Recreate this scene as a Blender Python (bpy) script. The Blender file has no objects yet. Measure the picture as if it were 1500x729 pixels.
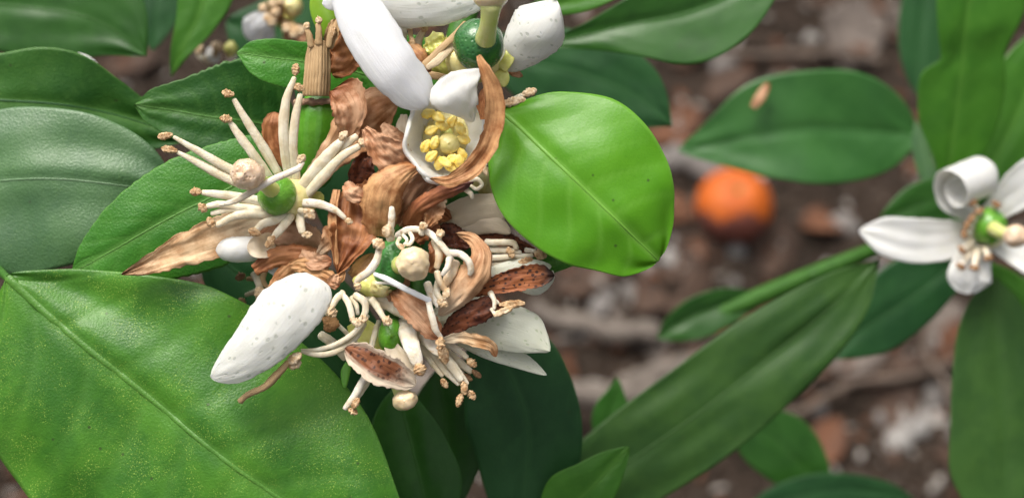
import bpy, bmesh, math, random
import numpy as np
from mathutils import Vector, Matrix, noise as mnoise

# ------------------------------------------------------------------ camera, sky, sun, exposure
# one unit = one centimetre
S = bpy.context.scene
col = S.collection
PITCH = math.radians(60.0)            # how far the camera looks down
FOCUS = 22.0                          # distance to the sharp blossoms
GDIST = 108.0                         # distance along the axis to the soil
CAM = Vector((0.0, 0.0, GDIST * math.sin(PITCH)))
RIGHT = Vector((1, 0, 0))
UP = Vector((0, math.sin(PITCH), math.cos(PITCH)))
BACK = Vector((0, -math.cos(PITCH), math.sin(PITCH)))
cam_data = bpy.data.cameras.new('camera')
cam_data.sensor_width = 36.0
cam_data.lens = 36.0 / 15.0 * FOCUS
cam_data.clip_start = 0.1
cam_data.clip_end = 20000
cam_data.dof.use_dof = True
cam_data.dof.focus_distance = FOCUS - 0.25
cam_data.dof.aperture_fstop = 0.165
cam = bpy.data.objects.new('camera', cam_data)
cam.location = CAM
cam.rotation_euler = (math.pi / 2 - PITCH, 0, 0)
col.objects.link(cam)
S.camera = cam

SUN_EL, SUN_AZ = math.radians(62), math.radians(-35)
w = bpy.data.worlds.new('World'); S.world = w; w.use_nodes = True
wn = w.node_tree
sky = wn.nodes.new('ShaderNodeTexSky'); sky.sky_type = 'NISHITA'; sky.sun_disc = False
sky.sun_elevation = SUN_EL; sky.sun_rotation = SUN_AZ
sky.air_density = 1.0; sky.dust_density = 10.0; sky.ozone_density = 0.2
hs = wn.nodes.new('ShaderNodeHueSaturation'); hs.inputs['Saturation'].default_value = 0.2   # whitish overcast sky
wn.links.new(sky.outputs[0], hs.inputs['Color'])
wn.links.new(hs.outputs[0], wn.nodes['Background'].inputs[0])
wn.nodes['Background'].inputs[1].default_value = 0.115
sl = bpy.data.lights.new('sun', 'SUN'); sl.energy = 1.5; sl.angle = math.radians(24); sl.color = (1, 0.92, 0.8)
so = bpy.data.objects.new('sun', sl); col.objects.link(so)
sd = Vector((math.sin(SUN_AZ) * math.cos(SUN_EL), math.cos(SUN_AZ) * math.cos(SUN_EL), math.sin(SUN_EL)))
so.rotation_euler = sd.to_track_quat('Z', 'Y').to_euler()
so.location = (-100, 100, 300)
S.view_settings.view_transform = 'Standard'; S.view_settings.look = 'None'
S.view_settings.gamma = 1.0; S.view_settings.exposure = 0.5
S.render.engine = 'CYCLES'
S.cycles.max_bounces = 8; S.cycles.transparent_max_bounces = 8
try:
    S.cycles.use_denoising = True
except Exception:
    pass

# ------------------------------------------------------------------ helpers
rng = random.Random(7)
R3 = np.array([[RIGHT.x, UP.x, BACK.x], [RIGHT.y, UP.y, BACK.y], [RIGHT.z, UP.z, BACK.z]])
CAMV = np.array(CAM)

def P(px, py, z=0.0):
    """picture position (1500 px wide picture) and height z cm in front of the sharp plane -> plant frame"""
    k = (FOCUS - z) / FOCUS / 100.0
    return np.array([(px - 750.0) * k, (364.5 - py) * k, z])

def px2cm(z):
    return (FOCUS - z) / FOCUS / 100.0

def to_world(v):
    v = np.asarray(v, float).copy()
    v[..., 2] -= FOCUS
    return v @ R3.T + CAMV

def cr(pts, n, dense_ends=True):
    """Catmull-Rom through the rows of pts, n samples, chord-length parametrised"""
    pts = np.asarray(pts, float)
    d = np.linalg.norm(np.diff(pts[:, :3], axis=0), axis=1)
    t = np.concatenate([[0], np.cumsum(np.maximum(d, 1e-6))]); t /= t[-1]
    s = np.linspace(0, 1, n)
    if dense_ends:
        s = 0.45 * s + 0.55 * 0.5 * (1 - np.cos(np.pi * s))
    m = np.zeros_like(pts)
    for i in range(len(pts)):
        a, b = max(i - 1, 0), min(i + 1, len(pts) - 1)
        m[i] = (pts[b] - pts[a]) / (t[b] - t[a])
    k = np.clip(np.searchsorted(t, s, 'right') - 1, 0, len(pts) - 2)
    h = (t[k + 1] - t[k])[:, None]; x = ((s - t[k])[:, None]) / h
    return ((2*x**3 - 3*x**2 + 1) * pts[k] + (x**3 - 2*x**2 + x) * h * m[k]
            + (-2*x**3 + 3*x**2) * pts[k+1] + (x**3 - x**2) * h * m[k+1]), s

def wob(u, v, seed, fu=3.0, fv=3.0, n=7):
    r = np.random.RandomState(seed)
    o = 0
    for i in range(n):
        f = 0.5 + r.rand() * 1.5
        a = r.rand() * 6.283
        o = o + np.sin(6.283 * f * (fu * u * math.cos(a) + fv * v * math.sin(a)) + r.rand() * 6.283) / (0.6 + f)
    return o / 2.2

def nrm(a):
    return a / np.maximum(np.linalg.norm(a, axis=-1, keepdims=True), 1e-9)

def link(name, verts, faces, mat, parent=None, base=None, uv=None, attr=None, smooth=True):
    me = bpy.data.meshes.new(name)
    wv = to_world(verts)
    if base is not None:
        wv = wv - base
    me.from_pydata(wv.tolist(), [], [tuple(int(i) for i in f) for f in faces])
    if smooth:
        me.polygons.foreach_set('use_smooth', [True] * len(me.polygons))
    if uv is not None:
        l = me.uv_layers.new(name='UVMap')
        idx = np.zeros(len(me.loops), dtype=np.int32); me.loops.foreach_get('vertex_index', idx)
        l.data.foreach_set('uv', np.asarray(uv, np.float32)[idx].ravel())
    if attr is not None:
        for k, a in attr.items():
            at = me.attributes.new(k, 'FLOAT', 'POINT'); at.data.foreach_set('value', np.asarray(a, np.float32))
    me.materials.append(mat)
    me.update()
    o = bpy.data.objects.new(name, me); col.objects.link(o)
    if parent is not None:
        o.parent = parent
    return o

class Thing:
    """an Empty at the base of a thing; its parts are meshes parented to it"""
    def __init__(s, name, label, cat, base, group=None):
        s.base = to_world(P(*base))
        s.o = bpy.data.objects.new(name, None); col.objects.link(s.o)
        s.o.empty_display_size = 0.3
        s.o.location = s.base
        s.o['label'] = label; s.o['category'] = cat
        if group: s.o['group'] = group
    def add(s, name, geo, mat, parent=None):
        return link(name, geo['v'], geo['f'], mat, parent or s.o, s.base, geo.get('uv'), geo.get('attr'))

def grid_closed(F, B, n, m):
    """front and back grids n x m -> closed mesh"""
    v = np.concatenate([F.reshape(-1, 3), B.reshape(-1, 3)])
    i, j = np.meshgrid(np.arange(n - 1), np.arange(m - 1), indexing='ij')
    a = (i * m + j).ravel(); b = a + 1; c = a + m + 1; d = a + m
    off = n * m
    f = [np.stack([a, b, c, d], 1), np.stack([d, c, b, a], 1) + off]
    per = [k for k in range(m)] + [k * m + m - 1 for k in range(1, n)] + [(n-1) * m + k for k in range(m-2, -1, -1)] + [k * m for k in range(n-2, 0, -1)]
    per = np.array(per); nx = np.roll(per, -1)
    f.append(np.stack([nx, per, per + off, nx + off], 1))
    return v, np.concatenate(f)

def sheet(ctrl, n=30, m=14, th=0.03, wr=0.0, wf=(2.5, 2.0), ruf=0.0, rf=4, seed=1, rs=0.0, re=0.12, leaf=None, side=None, serr=0.0, jag=0.0, crk=0.0):
    """thin curved sheet (petal, leaf). ctrl rows: px, py, z, left px, right px[, cup deg[, roll deg]]"""
    rows = []
    for r in ctrl:
        r = list(r) + [0] * (7 - len(r))
        k = px2cm(r[2])
        rows.append(list(P(r[0], r[1], r[2])) + [r[3] * k, r[4] * k, math.radians(r[5]), math.radians(r[6])])
    q, u = cr(rows, n)
    C = q[:, :3]
    wl = np.maximum(q[:, 3], 0.004); wrr = np.maximum(q[:, 4], 0.004)
    if re > 0:
        e = np.clip((u - (1 - re)) / re, 0, 1); k = np.sqrt(np.maximum(1 - e**2, 1e-4)); wl = wl * k; wrr = wrr * k
    if rs > 0:
        e = np.clip((rs - u) / rs, 0, 1); k = np.sqrt(np.maximum(1 - e**2, 1e-4)); wl = wl * k; wrr = wrr * k
    T = nrm(np.gradient(C, axis=0))
    if side is not None:
        sv = nrm(np.array(side, float)); Sd = sv[None] - (T @ sv)[:, None] * T; Sd = nrm(Sd)
    else:
        Sd = nrm(np.cross(T, np.array([0, 0, 1.0])))
        for i in range(1, n):
            if Sd[i] @ Sd[i-1] < 0: Sd[i] = -Sd[i]
    N = nrm(np.cross(Sd, T))
    cr_, sr_ = np.cos(q[:, 6])[:, None], np.sin(q[:, 6])[:, None]
    S2 = Sd * cr_ + N * sr_; N2 = N * cr_ - Sd * sr_
    t = np.linspace(-1, 1, m); v = np.sign(t) * (np.abs(t) ** 0.9)
    cup = q[:, 5][:, None]
    W = np.where(v[None] < 0, wl[:, None], wrr[:, None])
    if serr:
        rr = np.random.RandomState(seed + 99)
        W = W * (1 + serr * (np.abs(v[None]) ** 6) * (np.abs(np.sin(u * 55 + 1.3 * np.sin(u * 21)))[:, None] - .5))
    if jag:
        e1 = wob(u * 3, u * 0 + .3, seed + 11, 3, 1) + .6 * wob(u * 9, u * 0 + .1, seed + 12, 3, 1); e2 = wob(u * 3, u * 0 + .7, seed + 13, 3, 1) + .6 * wob(u * 9, u * 0 + .9, seed + 14, 3, 1)
        W = W * (1 + jag * (np.abs(v[None]) ** 4) * np.where(v[None] < 0, e1[:, None], e2[:, None]))
    ang = cup * v[None]
    ac = np.maximum(np.abs(cup), 1e-3)
    rad = W / np.where(ac < 1.5, np.sin(np.minimum(ac, 1.5)), 1.0)
    X = np.where(ac < 2e-3, W * v[None], rad * np.sin(np.abs(ang)) * np.sign(v[None]))
    Z = rad * (1 - np.cos(ang)) * np.sign(cup)
    U, V = np.meshgrid(u, v, indexing='ij')
    Wm = (wl + wrr).max()
    if wr: Z = Z + wr * Wm * wob(U, V * .5, seed, *wf) 
    if ruf: Z = Z + ruf * Wm * (np.abs(V) ** 2.5) * np.sin(6.283 * rf * U + seed + 1.5 * np.sin(9 * U + seed) + 2.0 * (V > 0))
    if crk:
        Z = Z + crk * Wm * (.7 * wob(U * 1.1, V * .7, seed + 31, 2.0, 1.5) + .7 * (1 - np.abs(wob(U * 1.6, V * 1.0, seed + 32, 2.0, 1.8))) + .22 * wob(U * 3.5, V * 2.5, seed + 33, 2.0, 2.0))
    attr = {}
    if leaf:
        # midrib channel, side veins, quilted tissue between them
        D = V * W
        mid = np.exp(-(D / leaf.get('mw', 0.05)) ** 2)
        nv = leaf.get('nv', 9)
        ph = U * nv - np.abs(V) * nv * leaf.get('sl', 0.16) + 0.25 * np.sin(V * 3 + U * 5 + seed) + 0.5 * (V > 0)
        fr = np.abs((ph % 1.0) - 0.5)
        sec = np.exp(-((0.5 - fr) / 0.085) ** 2) * np.clip(1.05 - np.abs(V), 0, 1) ** .5
        Z = Z - leaf.get('gm', 0.03) * np.exp(-(D / (2.2 * leaf.get('mw', 0.05))) ** 2) - leaf.get('gs', 0.012) * sec
        fold = leaf.get('fold', 0.0)
        Z = Z + fold * np.abs(D)
        attr['vein'] = np.concatenate([np.maximum(mid, 0.45 * sec).ravel()] * 2)
    th_ = th * np.sqrt(np.clip(1.02 - V**2, 0.05, 1))
    F = C[:, None] + S2[:, None] * X[..., None] + N2[:, None] * (Z + th_ / 2)[..., None]
    B = C[:, None] + S2[:, None] * X[..., None] + N2[:, None] * (Z - th_ / 2)[..., None]
    verts, faces = grid_closed(F, B, n, m)
    uv = np.stack([U.ravel(), (V.ravel() + 1) / 2], 1)
    jm = m // 2
    return dict(v=verts, f=faces, uv=np.concatenate([uv, uv]), attr=attr, mid=F[:, jm] if m % 2 else (F[:, jm] + F[:, jm-1]) / 2, N=N2)

def tube_raw(C, r, k=10, flat=1.0, fN=None, lump=0.0, seed=0, ridge=0, rid=0.0, caps=True):
    C = np.asarray(C, float); n = len(C); r = np.asarray(r, float)
    T = nrm(np.gradient(C, axis=0))
    ref = np.array([0, 0, 1.0]) if fN is None else nrm(np.array(fN, float))
    A = np.cross(T, ref)
    bad = np.linalg.norm(A, axis=1) < 0.05
    A[bad] = np.cross(T[bad], np.array([0.3, 1, 0.2]))
    A = nrm(A)
    for i in range(1, n):
        if A[i] @ A[i-1] < 0: A[i] = -A[i]
    Bv = nrm(np.cross(A, T))
    if caps:  # rounded ends
        C = np.concatenate([C[:1] - T[:1] * r[0] * .55, C[:1] - T[:1] * r[0] * .4, C, C[-1:] + T[-1:] * r[-1] * .4, C[-1:] + T[-1:] * r[-1] * .55])
        r = np.concatenate([[r[0] * .12, r[0] * .7], r, [r[-1] * .7, r[-1] * .12]])
        A = np.concatenate([A[:1], A[:1], A, A[-1:], A[-1:]]); Bv = np.concatenate([Bv[:1], Bv[:1], Bv, Bv[-1:], Bv[-1:]])
        n += 4
    th = np.arange(k) / k * 2 * math.pi
    rr = r[:, None] * np.ones(k)[None]
    if ridge: rr = rr * (1 + rid * np.cos(ridge * th)[None])
    if lump:
        rs = np.random.RandomState(seed)
        u = np.linspace(0, 1, n)
        rr = rr * (1 + lump * wob(u[:, None] * 2, (th / 6.283)[None] * 1.0, seed))
    v = C[:, None] + A[:, None] * (np.cos(th)[None, :, None] * rr[..., None]) + Bv[:, None] * (np.sin(th)[None, :, None] * rr[..., None] * flat)
    i, j = np.meshgrid(np.arange(n - 1), np.arange(k), indexing='ij')
    a = (i * k + j).ravel(); b = (i * k + (j + 1) % k).ravel()
    f = [tuple(x) for x in np.stack([a, a + k, b + k, b], 1)]
    f.append(tuple(range(k))); f.append(tuple((n - 1) * k + x for x in range(k - 1, -1, -1)))
    U = np.repeat(np.linspace(0, 1, n), k); Vv = np.tile(th / 6.283, n)
    return dict(v=v.reshape(-1, 3), f=f, uv=np.stack([U, Vv], 1))

def tube(ctrl, n=14, k=10, **kw):
    """ctrl rows: px, py, z, radius px"""
    rows = [list(P(r[0], r[1], r[2])) + [r[3] * px2cm(r[2])] for r in ctrl]
    if len(rows) == 2:
        rows.insert(1, [(a + b) / 2 for a, b in zip(*rows)])
    q, u = cr(rows, n, False)
    return tube_raw(q[:, :3], np.maximum(q[:, 3], 0.004), k, **kw)

def blob(px, py, z, rx, ry=None, rz=None, lump=0.0, seed=0, ang=0.0, ns=22, nr=14, freq=1.5, dimple=0.0):
    """uneven rounded body; radii in px"""
    k = px2cm(z); ry = ry or rx; rz = rz or (rx + ry) / 2
    c = P(px, py, z)
    ph = np.linspace(0.02, math.pi - 0.02, nr); th = np.arange(ns) / ns * 2 * math.pi
    d = np.stack([np.sin(ph)[:, None] * np.cos(th)[None], np.sin(ph)[:, None] * np.sin(th)[None], np.cos(ph)[:, None] * np.ones(ns)[None]], -1)
    fac = np.ones(d.shape[:2])
    if lump:
        for i in range(nr):
            for j in range(ns):
                fac[i, j] += lump * mnoise.noise(Vector(d[i, j]) * freq + Vector((seed * 3.1, seed, 1.7)))
    v = d * fac[..., None] * np.array([rx, ry, rz]) * k
    ca, sa = math.cos(math.radians(ang)), math.sin(math.radians(ang))
    v = np.stack([v[..., 0] * ca - v[..., 1] * sa, v[..., 0] * sa + v[..., 1] * ca, v[..., 2]], -1) + c
    i, j = np.meshgrid(np.arange(nr - 1), np.arange(ns), indexing='ij')
    a = (i * ns + j).ravel(); b = (i * ns + (j + 1) % ns).ravel()
    f = [tuple(x) for x in np.stack([a, a + ns, b + ns, b], 1)]
    f.append(tuple(range(ns - 1, -1, -1))); f.append(tuple((nr - 1) * ns + x for x in range(ns)))
    return dict(v=v.reshape(-1, 3), f=f, uv=np.stack([np.repeat(ph / 3.14, ns), np.tile(th / 6.283, nr)], 1))

def pod(a, b, r, seed=0, groove=0.35, lump=0.25, flat=0.8, n=13, k=18, tear=0.0, curl=0.0):
    """dried or fresh anther: an elongated two-lobed pod from a to b (px, py, z), radius px"""
    A, B = P(*a), P(*b); L = np.linalg.norm(B - A)
    u = np.linspace(0, 1, n)
    C = A[None] + (B - A)[None] * u[:, None]
    if curl:
        side = nrm(np.cross(B - A, np.array([0, 0, 1.0])))
        C = C + side[None] * (curl * L * np.sin(u * math.pi))[:, None]
    prof = np.sin(np.pi * np.clip(u * .9 + .05, 0, 1)) ** 0.45
    if tear: prof = prof * (1 - tear * u)
    g = tube_raw(C, r * px2cm(a[2]) * prof, k, flat=flat, lump=lump, seed=seed, ridge=2, rid=0.0)
    # groove along the face
    v = g['v']; th = g['uv'][:, 1] * 6.283
    nr_ = len(v) // k
    cen = v.reshape(nr_, k, 3).mean(1).repeat(k, 0)
    jit = np.random.RandomState(seed + 7).normal(0, .24 * lump, len(v)) if lump > .2 else 0
    fac = 1 + jit - groove * np.exp(-((np.abs(((th - math.pi / 2 + math.pi) % (2 * math.pi)) - math.pi)) / 0.4) ** 2)
    g['v'] = cen + (v - cen) * fac[:, None]
    return g

# ------------------------------------------------------------------ materials
class NB:
    def __init__(s, name):
        s.m = bpy.data.materials.new(name); s.m.use_nodes = True
        s.t = s.m.node_tree; s.t.nodes.clear()
        s.out = s.n('ShaderNodeOutputMaterial')
    def n(s, ty, **kw):
        nd = s.t.nodes.new(ty)
        for k, v in kw.items():
            if k.startswith('i_'):
                key = k[2:].replace('_', ' ')
                s.set(nd, key, v)
            else:
                setattr(nd, k, v)
        return nd
    def set(s, nd, key, v):
        inp = nd.inputs[int(key)] if key.isdigit() else nd.inputs[key]
        if isinstance(v, bpy.types.NodeSocket): s.t.links.new(v, inp)
        else:
            if isinstance(v, (tuple, list)) and len(v) == 3 and inp.type == 'RGBA': v = (*v, 1)
            inp.default_value = v
    def math(s, op, a, b=0.0, c=0.0, clamp=False):
        nd = s.n('ShaderNodeMath', operation=op, use_clamp=clamp)
        s.set(nd, '0', a); s.set(nd, '1', b); s.set(nd, '2', c); return nd.outputs[0]
    def mix(s, fac, a, b):
        nd = s.n('ShaderNodeMix', data_type='RGBA')
        s.set(nd, '0', fac); s.set(nd, '6', a); s.set(nd, '7', b); return nd.outputs[2]
    def ramp(s, x, lo, hi):
        nd = s.n('ShaderNodeMapRange', interpolation_type='SMOOTHSTEP')
        s.set(nd, '0', x); s.set(nd, '1', lo); s.set(nd, '2', hi); return nd.outputs[0]
    def uv(s, su=1, sv=1):
        c = s.n('ShaderNodeUVMap'); m = s.n('ShaderNodeMapping')
        s.set(m, 'Vector', c.outputs[0]); m.inputs['Scale'].default_value = (su, sv, 1); return m.outputs[0]
    def obj(s, sc=1.0):
        c = s.n('ShaderNodeTexCoord'); m = s.n('ShaderNodeMapping')
        s.set(m, 'Vector', c.outputs['Object']); m.inputs['Scale'].default_value = (sc, sc, sc); return m.outputs[0]
    def noise(s, vec, scale, detail=3, rough=.55, dist=0.0):
        nd = s.n('ShaderNodeTexNoise'); s.set(nd, 'Vector', vec); s.set(nd, 'Scale', scale); s.set(nd, 'Detail', detail)
        s.set(nd, 'Roughness', rough); s.set(nd, 'Distortion', dist); return nd.outputs['Fac']
    def voro(s, vec, scale, rnd=1.0, feat='F1'):
        nd = s.n('ShaderNodeTexVoronoi', feature=feat); s.set(nd, 'Vector', vec); s.set(nd, 'Scale', scale); s.set(nd, 'Randomness', rnd)
        return nd.outputs['Distance']
    def voro2(s, vec, scale, rnd=1.0):
        nd = s.n('ShaderNodeTexVoronoi', feature='F1', voronoi_dimensions='2D'); s.set(nd, 'Vector', vec); s.set(nd, 'Scale', scale); s.set(nd, 'Randomness', rnd)
        return nd.outputs['Distance']
    def bump(s, h, strength=.3, dist=.01, nrm=None):
        nd = s.n('ShaderNodeBump'); s.set(nd, 'Height', h); s.set(nd, 'Strength', strength); s.set(nd, 'Distance', dist)
        if nrm is not None: s.set(nd, 'Normal', nrm)
        return nd.outputs[0]
    def finish(s, color, rough=.5, spec=.5, normal=None, trans=0.0, tcol=None, sss=0.0, srad=(.1, .06, .03), coat=0.0, crough=.2):
        p = s.n('ShaderNodeBsdfPrincipled'); s.set(p, 'Base Color', color); s.set(p, 'Roughness', rough)
        s.set(p, 'Specular IOR Level', spec)
        if normal is not None: s.set(p, 'Normal', normal)
        if sss:
            s.set(p, 'Subsurface Weight', sss); p.inputs['Subsurface Radius'].default_value = srad; s.set(p, 'Subsurface Scale', 1.0)
        if coat: s.set(p, 'Coat Weight', coat); s.set(p, 'Coat Roughness', crough)
        sh = p.outputs[0]
        if trans:
            t = s.n('ShaderNodeBsdfTranslucent'); s.set(t, 'Color', tcol if tcol is not None else color)
            if normal is not None: s.set(t, 'Normal', normal)
            mx = s.n('ShaderNodeMixShader'); s.set(mx, '0', trans); s.set(mx, '1', sh); s.set(mx, '2', t.outputs[0]); sh = mx.outputs[0]
        s.t.links.new(sh, s.out.inputs[0])
        return s.m

def leaf_mat(name, c1, c2, vein, spk=(.25, .42, .08), spa=.5, rough=.38, trans=.18, coarse=1.0, spec=.32, veinf=.6, bump=.5):
    b = NB(name); o = b.obj()
    big = b.noise(o, .9 * coarse, 3)
    med = b.noise(o, 5, 4, .6)
    c = b.mix(b.ramp(b.math('ADD', b.math('MULTIPLY', big, .75), b.math('MULTIPLY', med, .25)), .36, .64), c1, c2)
    fine = b.noise(o, 50, 2, .6)
    spot = b.math('MULTIPLY', b.ramp(fine, .57, .7), b.math('MULTIPLY', b.ramp(b.noise(o, 2.2, 2), .38, .62), spa))
    c = b.mix(spot, c, spk)
    dark = b.ramp(b.noise(o, 21, 3), .62, .78)
    c = b.mix(b.math('MULTIPLY', dark, .25), c, tuple(x * .5 for x in c1))
    fleck = b.math('MULTIPLY', b.ramp(b.voro(o, 2.3), .075, .03), .7)
    c = b.mix(fleck, c, (.03, .035, .012))
    sx = b.n('ShaderNodeSeparateXYZ'); b.set(sx, '0', b.uv())
    edge = b.ramp(b.math('MULTIPLY', b.math('ABSOLUTE', b.math('SUBTRACT', sx.outputs[1], .5)), 2), .95, .995)
    c = b.mix(b.math('MULTIPLY', edge, .45), c, vein)
    at = b.n('ShaderNodeAttribute', attribute_name='vein')
    c = b.mix(b.math('MULTIPLY', at.outputs['Fac'], veinf), c, vein)
    pits = b.voro(o, 24)
    h = b.math('ADD', b.math('MULTIPLY', b.noise(o, 42, 3, .6), .7), b.math('MULTIPLY', pits, .6))
    nb = b.bump(h, bump, .03)
    rg = b.math('ADD', rough - .07, b.math('MULTIPLY', b.noise(o, 7, 3), .16))
    tc = b.mix(.5, c, (.25, .5, .03))
    return b.finish(c, rg, spec, nb, trans, tc)

M = {}
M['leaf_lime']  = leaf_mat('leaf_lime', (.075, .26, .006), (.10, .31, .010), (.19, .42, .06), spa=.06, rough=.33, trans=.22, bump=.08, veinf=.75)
M['leaf_near']  = leaf_mat('leaf_near', (.030, .135, .008), (.068, .22, .014), (.10, .25, .04), spk=(.38, .54, .09), spa=.8, rough=.40, trans=.12, bump=.24, spec=.45)
M['leaf_mid']   = leaf_mat('leaf_mid', (.028, .145, .009), (.05, .2, .016), (.13, .29, .06), spa=.2, rough=.4, trans=.12, bump=.3)
M['leaf_small'] = leaf_mat('leaf_small', (.03, .16, .010), (.055, .22, .018), (.16, .36, .08), spa=.25, rough=.36, trans=.15, bump=.3)
M['leaf_blue']  = leaf_mat('leaf_blue', (.04, .12, .038), (.055, .15, .04), (.09, .19, .075), spa=.2, rough=.46, trans=.05, bump=.3, spec=.85)
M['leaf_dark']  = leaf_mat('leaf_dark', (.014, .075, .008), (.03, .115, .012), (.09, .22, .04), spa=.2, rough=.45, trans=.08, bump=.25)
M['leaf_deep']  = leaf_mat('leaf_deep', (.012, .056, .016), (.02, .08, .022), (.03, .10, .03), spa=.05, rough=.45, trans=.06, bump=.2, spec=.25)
M['leaf_moss']  = leaf_mat('leaf_moss', (.019, .066, .009), (.034, .096, .013), (.036, .10, .017), spa=.2, rough=.5, trans=.12, bump=.2, spec=.35)
M['leaf_right'] = leaf_mat('leaf_right', (.036, .15, .007), (.052, .19, .010), (.10, .27, .03), spa=.05, rough=.42, trans=.2, bump=.15, spec=.4)
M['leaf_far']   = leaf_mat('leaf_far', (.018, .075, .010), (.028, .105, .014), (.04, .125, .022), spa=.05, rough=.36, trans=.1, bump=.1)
M['leaf_oval'] = leaf_mat('leaf_oval', (.026, .11, .02), (.04, .145, .028), (.05, .165, .04), spa=.05, rough=.36, trans=.1, bump=.1, spec=.55)
M['leaf_yellow'] = leaf_mat('leaf_yellow', (.22, .42, .02), (.3, .5, .03), (.3, .5, .1), spa=0, rough=.45, trans=.3, bump=.1)

def petal_mat(name, white=(.88, .87, .84), dots=0.0, dotc=(.40, .43, .36), dsc=5.2, warm=0.0, trans=.26, streak=.5, rough=.36, base=None):
    b = NB(name); o = b.obj()
    st = b.noise(b.uv(2.0, 26), 1.0, 4, .6)
    c = b.mix(b.math('MULTIPLY', b.ramp(st, .35, .7), streak * .5), white, tuple(x * .82 for x in white))
    mott = b.ramp(b.noise(o, 3.0, 3), .42, .7)
    c = b.mix(b.math('MULTIPLY', mott, .35), c, (white[0] * .88, white[1] * .89, white[2] * .82))
    if base:
        ux = b.n('ShaderNodeSeparateXYZ'); b.set(ux, '0', b.uv())
        c = b.mix(b.ramp(ux.outputs[0], .4, .0), c, base)
    h = b.math('MULTIPLY', st, .7)
    if dots:
        pv = b.uv(12, 6); vd = b.voro2(pv, 1.0, 1.0); sel = b.noise(pv, .9, 0)
        d = b.math('MULTIPLY', b.ramp(b.math('ADD', vd, b.math('MULTIPLY', b.noise(pv, 2.3, 0), .16)), .29, .19), b.ramp(sel, .45, .53))
        c = b.mix(b.math('MULTIPLY', d, dots), c, dotc)
        h = b.math('SUBTRACT', h, b.math('MULTIPLY', d, .5))
    h = b.math('ADD', h, b.math('MULTIPLY', b.noise(o, 26, 3), .35))
    return b.finish(c, rough, .45, b.bump(h, .3, .03), trans, c, sss=.25, srad=(.12, .10, .07))

M['petal_white'] = petal_mat('petal_white')
M['petal_cool'] = petal_mat('petal_cool', (.84, .84, .86), streak=.4)
M['petal_dotted'] = petal_mat('petal_dotted', (.88, .87, .82), dots=.5, dsc=5.2)
M['petal_greenish'] = petal_mat('petal_greenish', (.77, .78, .64), dots=.5, dotc=(.42, .50, .28), dsc=5.5, base=(.72, .70, .52))
M['petal_cream'] = petal_mat('petal_cream', (.82, .68, .50), streak=.7)
M['petal_bud'] = petal_mat('petal_bud', (.90, .89, .85), streak=.4)

def brown_mat(name, light, dark, spots=0.0, basec=None, tipc=None, patch=None, rough=.5, trans=.18, streak=1.0, base_to=.45):
    b = NB(name); o = b.obj()
    st = b.noise(b.uv(1.6, 7), 1.0, 4, .6, .4)
    vn = b.math('ABSOLUTE', b.math('SUBTRACT', b.noise(b.uv(.9, 20), 1.0, 2, .5, .15), .5))
    md = b.noise(o, 2.6, 6, .68)
    f = b.math('ADD', b.math('MULTIPLY', st, .28 * streak), b.math('MULTIPLY', md, .87 if streak <= 1 else .6))
    c = b.mix(b.ramp(f, .44, .74), light, dark)
    line = b.math('MULTIPLY', b.ramp(vn, .045, .0), b.ramp(b.noise(o, 3.5, 2), .35, .6))
    c = b.mix(b.math('MULTIPLY', line, .4), c, tuple(x * .55 for x in dark))
    eg = b.n('ShaderNodeSeparateXYZ'); b.set(eg, '0', b.uv())
    rimf = b.ramp(b.math('ADD', b.math('MULTIPLY', b.math('ABSOLUTE', b.math('SUBTRACT', eg.outputs[1], .5)), 2), b.math('MULTIPLY', b.math('SUBTRACT', md, .5), .5)), .78, 1.0)
    c = b.mix(b.math('MULTIPLY', rimf, .5), c, tuple(x * .8 for x in dark))
    if basec or tipc or patch:
        ux = b.n('ShaderNodeSeparateXYZ'); b.set(ux, '0', b.uv())
        uu = b.math('ADD', ux.outputs[0], b.math('MULTIPLY', b.math('SUBTRACT', md, .5), .5))
        if basec: c = b.mix(b.ramp(uu, base_to, .05), c, basec)
        if tipc: c = b.mix(b.ramp(uu, .72, .98), c, tipc)
        if patch:  # pale rim round a brown middle
            vv = b.math('ABSOLUTE', b.math('SUBTRACT', ux.outputs[1], .42))
            e = b.math('ADD', b.math('MULTIPLY', vv, 2.0), b.math('MULTIPLY', b.math('SUBTRACT', st, .5), .9))
            e = b.math('MAXIMUM', b.ramp(e, .38, .85), b.ramp(uu, .66, .92))
            pe = e
            c = b.mix(e, c, patch)
    if spots:
        spots = b.math('MULTIPLY', b.math('SUBTRACT', 1.0, pe), spots) if patch else spots
        pv = b.uv(14, 5); vd = b.voro2(pv, 1.0, .95)
        d = b.math('MULTIPLY', b.ramp(vd, .34, .2), b.ramp(b.noise(pv, .8, 0), .42, .5))
        c = b.mix(b.math('MULTIPLY', d, spots), c, (.035, .010, .006))
    h = b.math('ADD', b.math('MULTIPLY', st, .35), b.math('MULTIPLY', b.noise(o, 10, 5, .65), .8))
    h = b.math('SUBTRACT', b.math('MULTIPLY', h, .6), b.math('MULTIPLY', line, .35))
    return b.finish(c, rough, .4, b.bump(h, .4, .03), trans, c)

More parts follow.
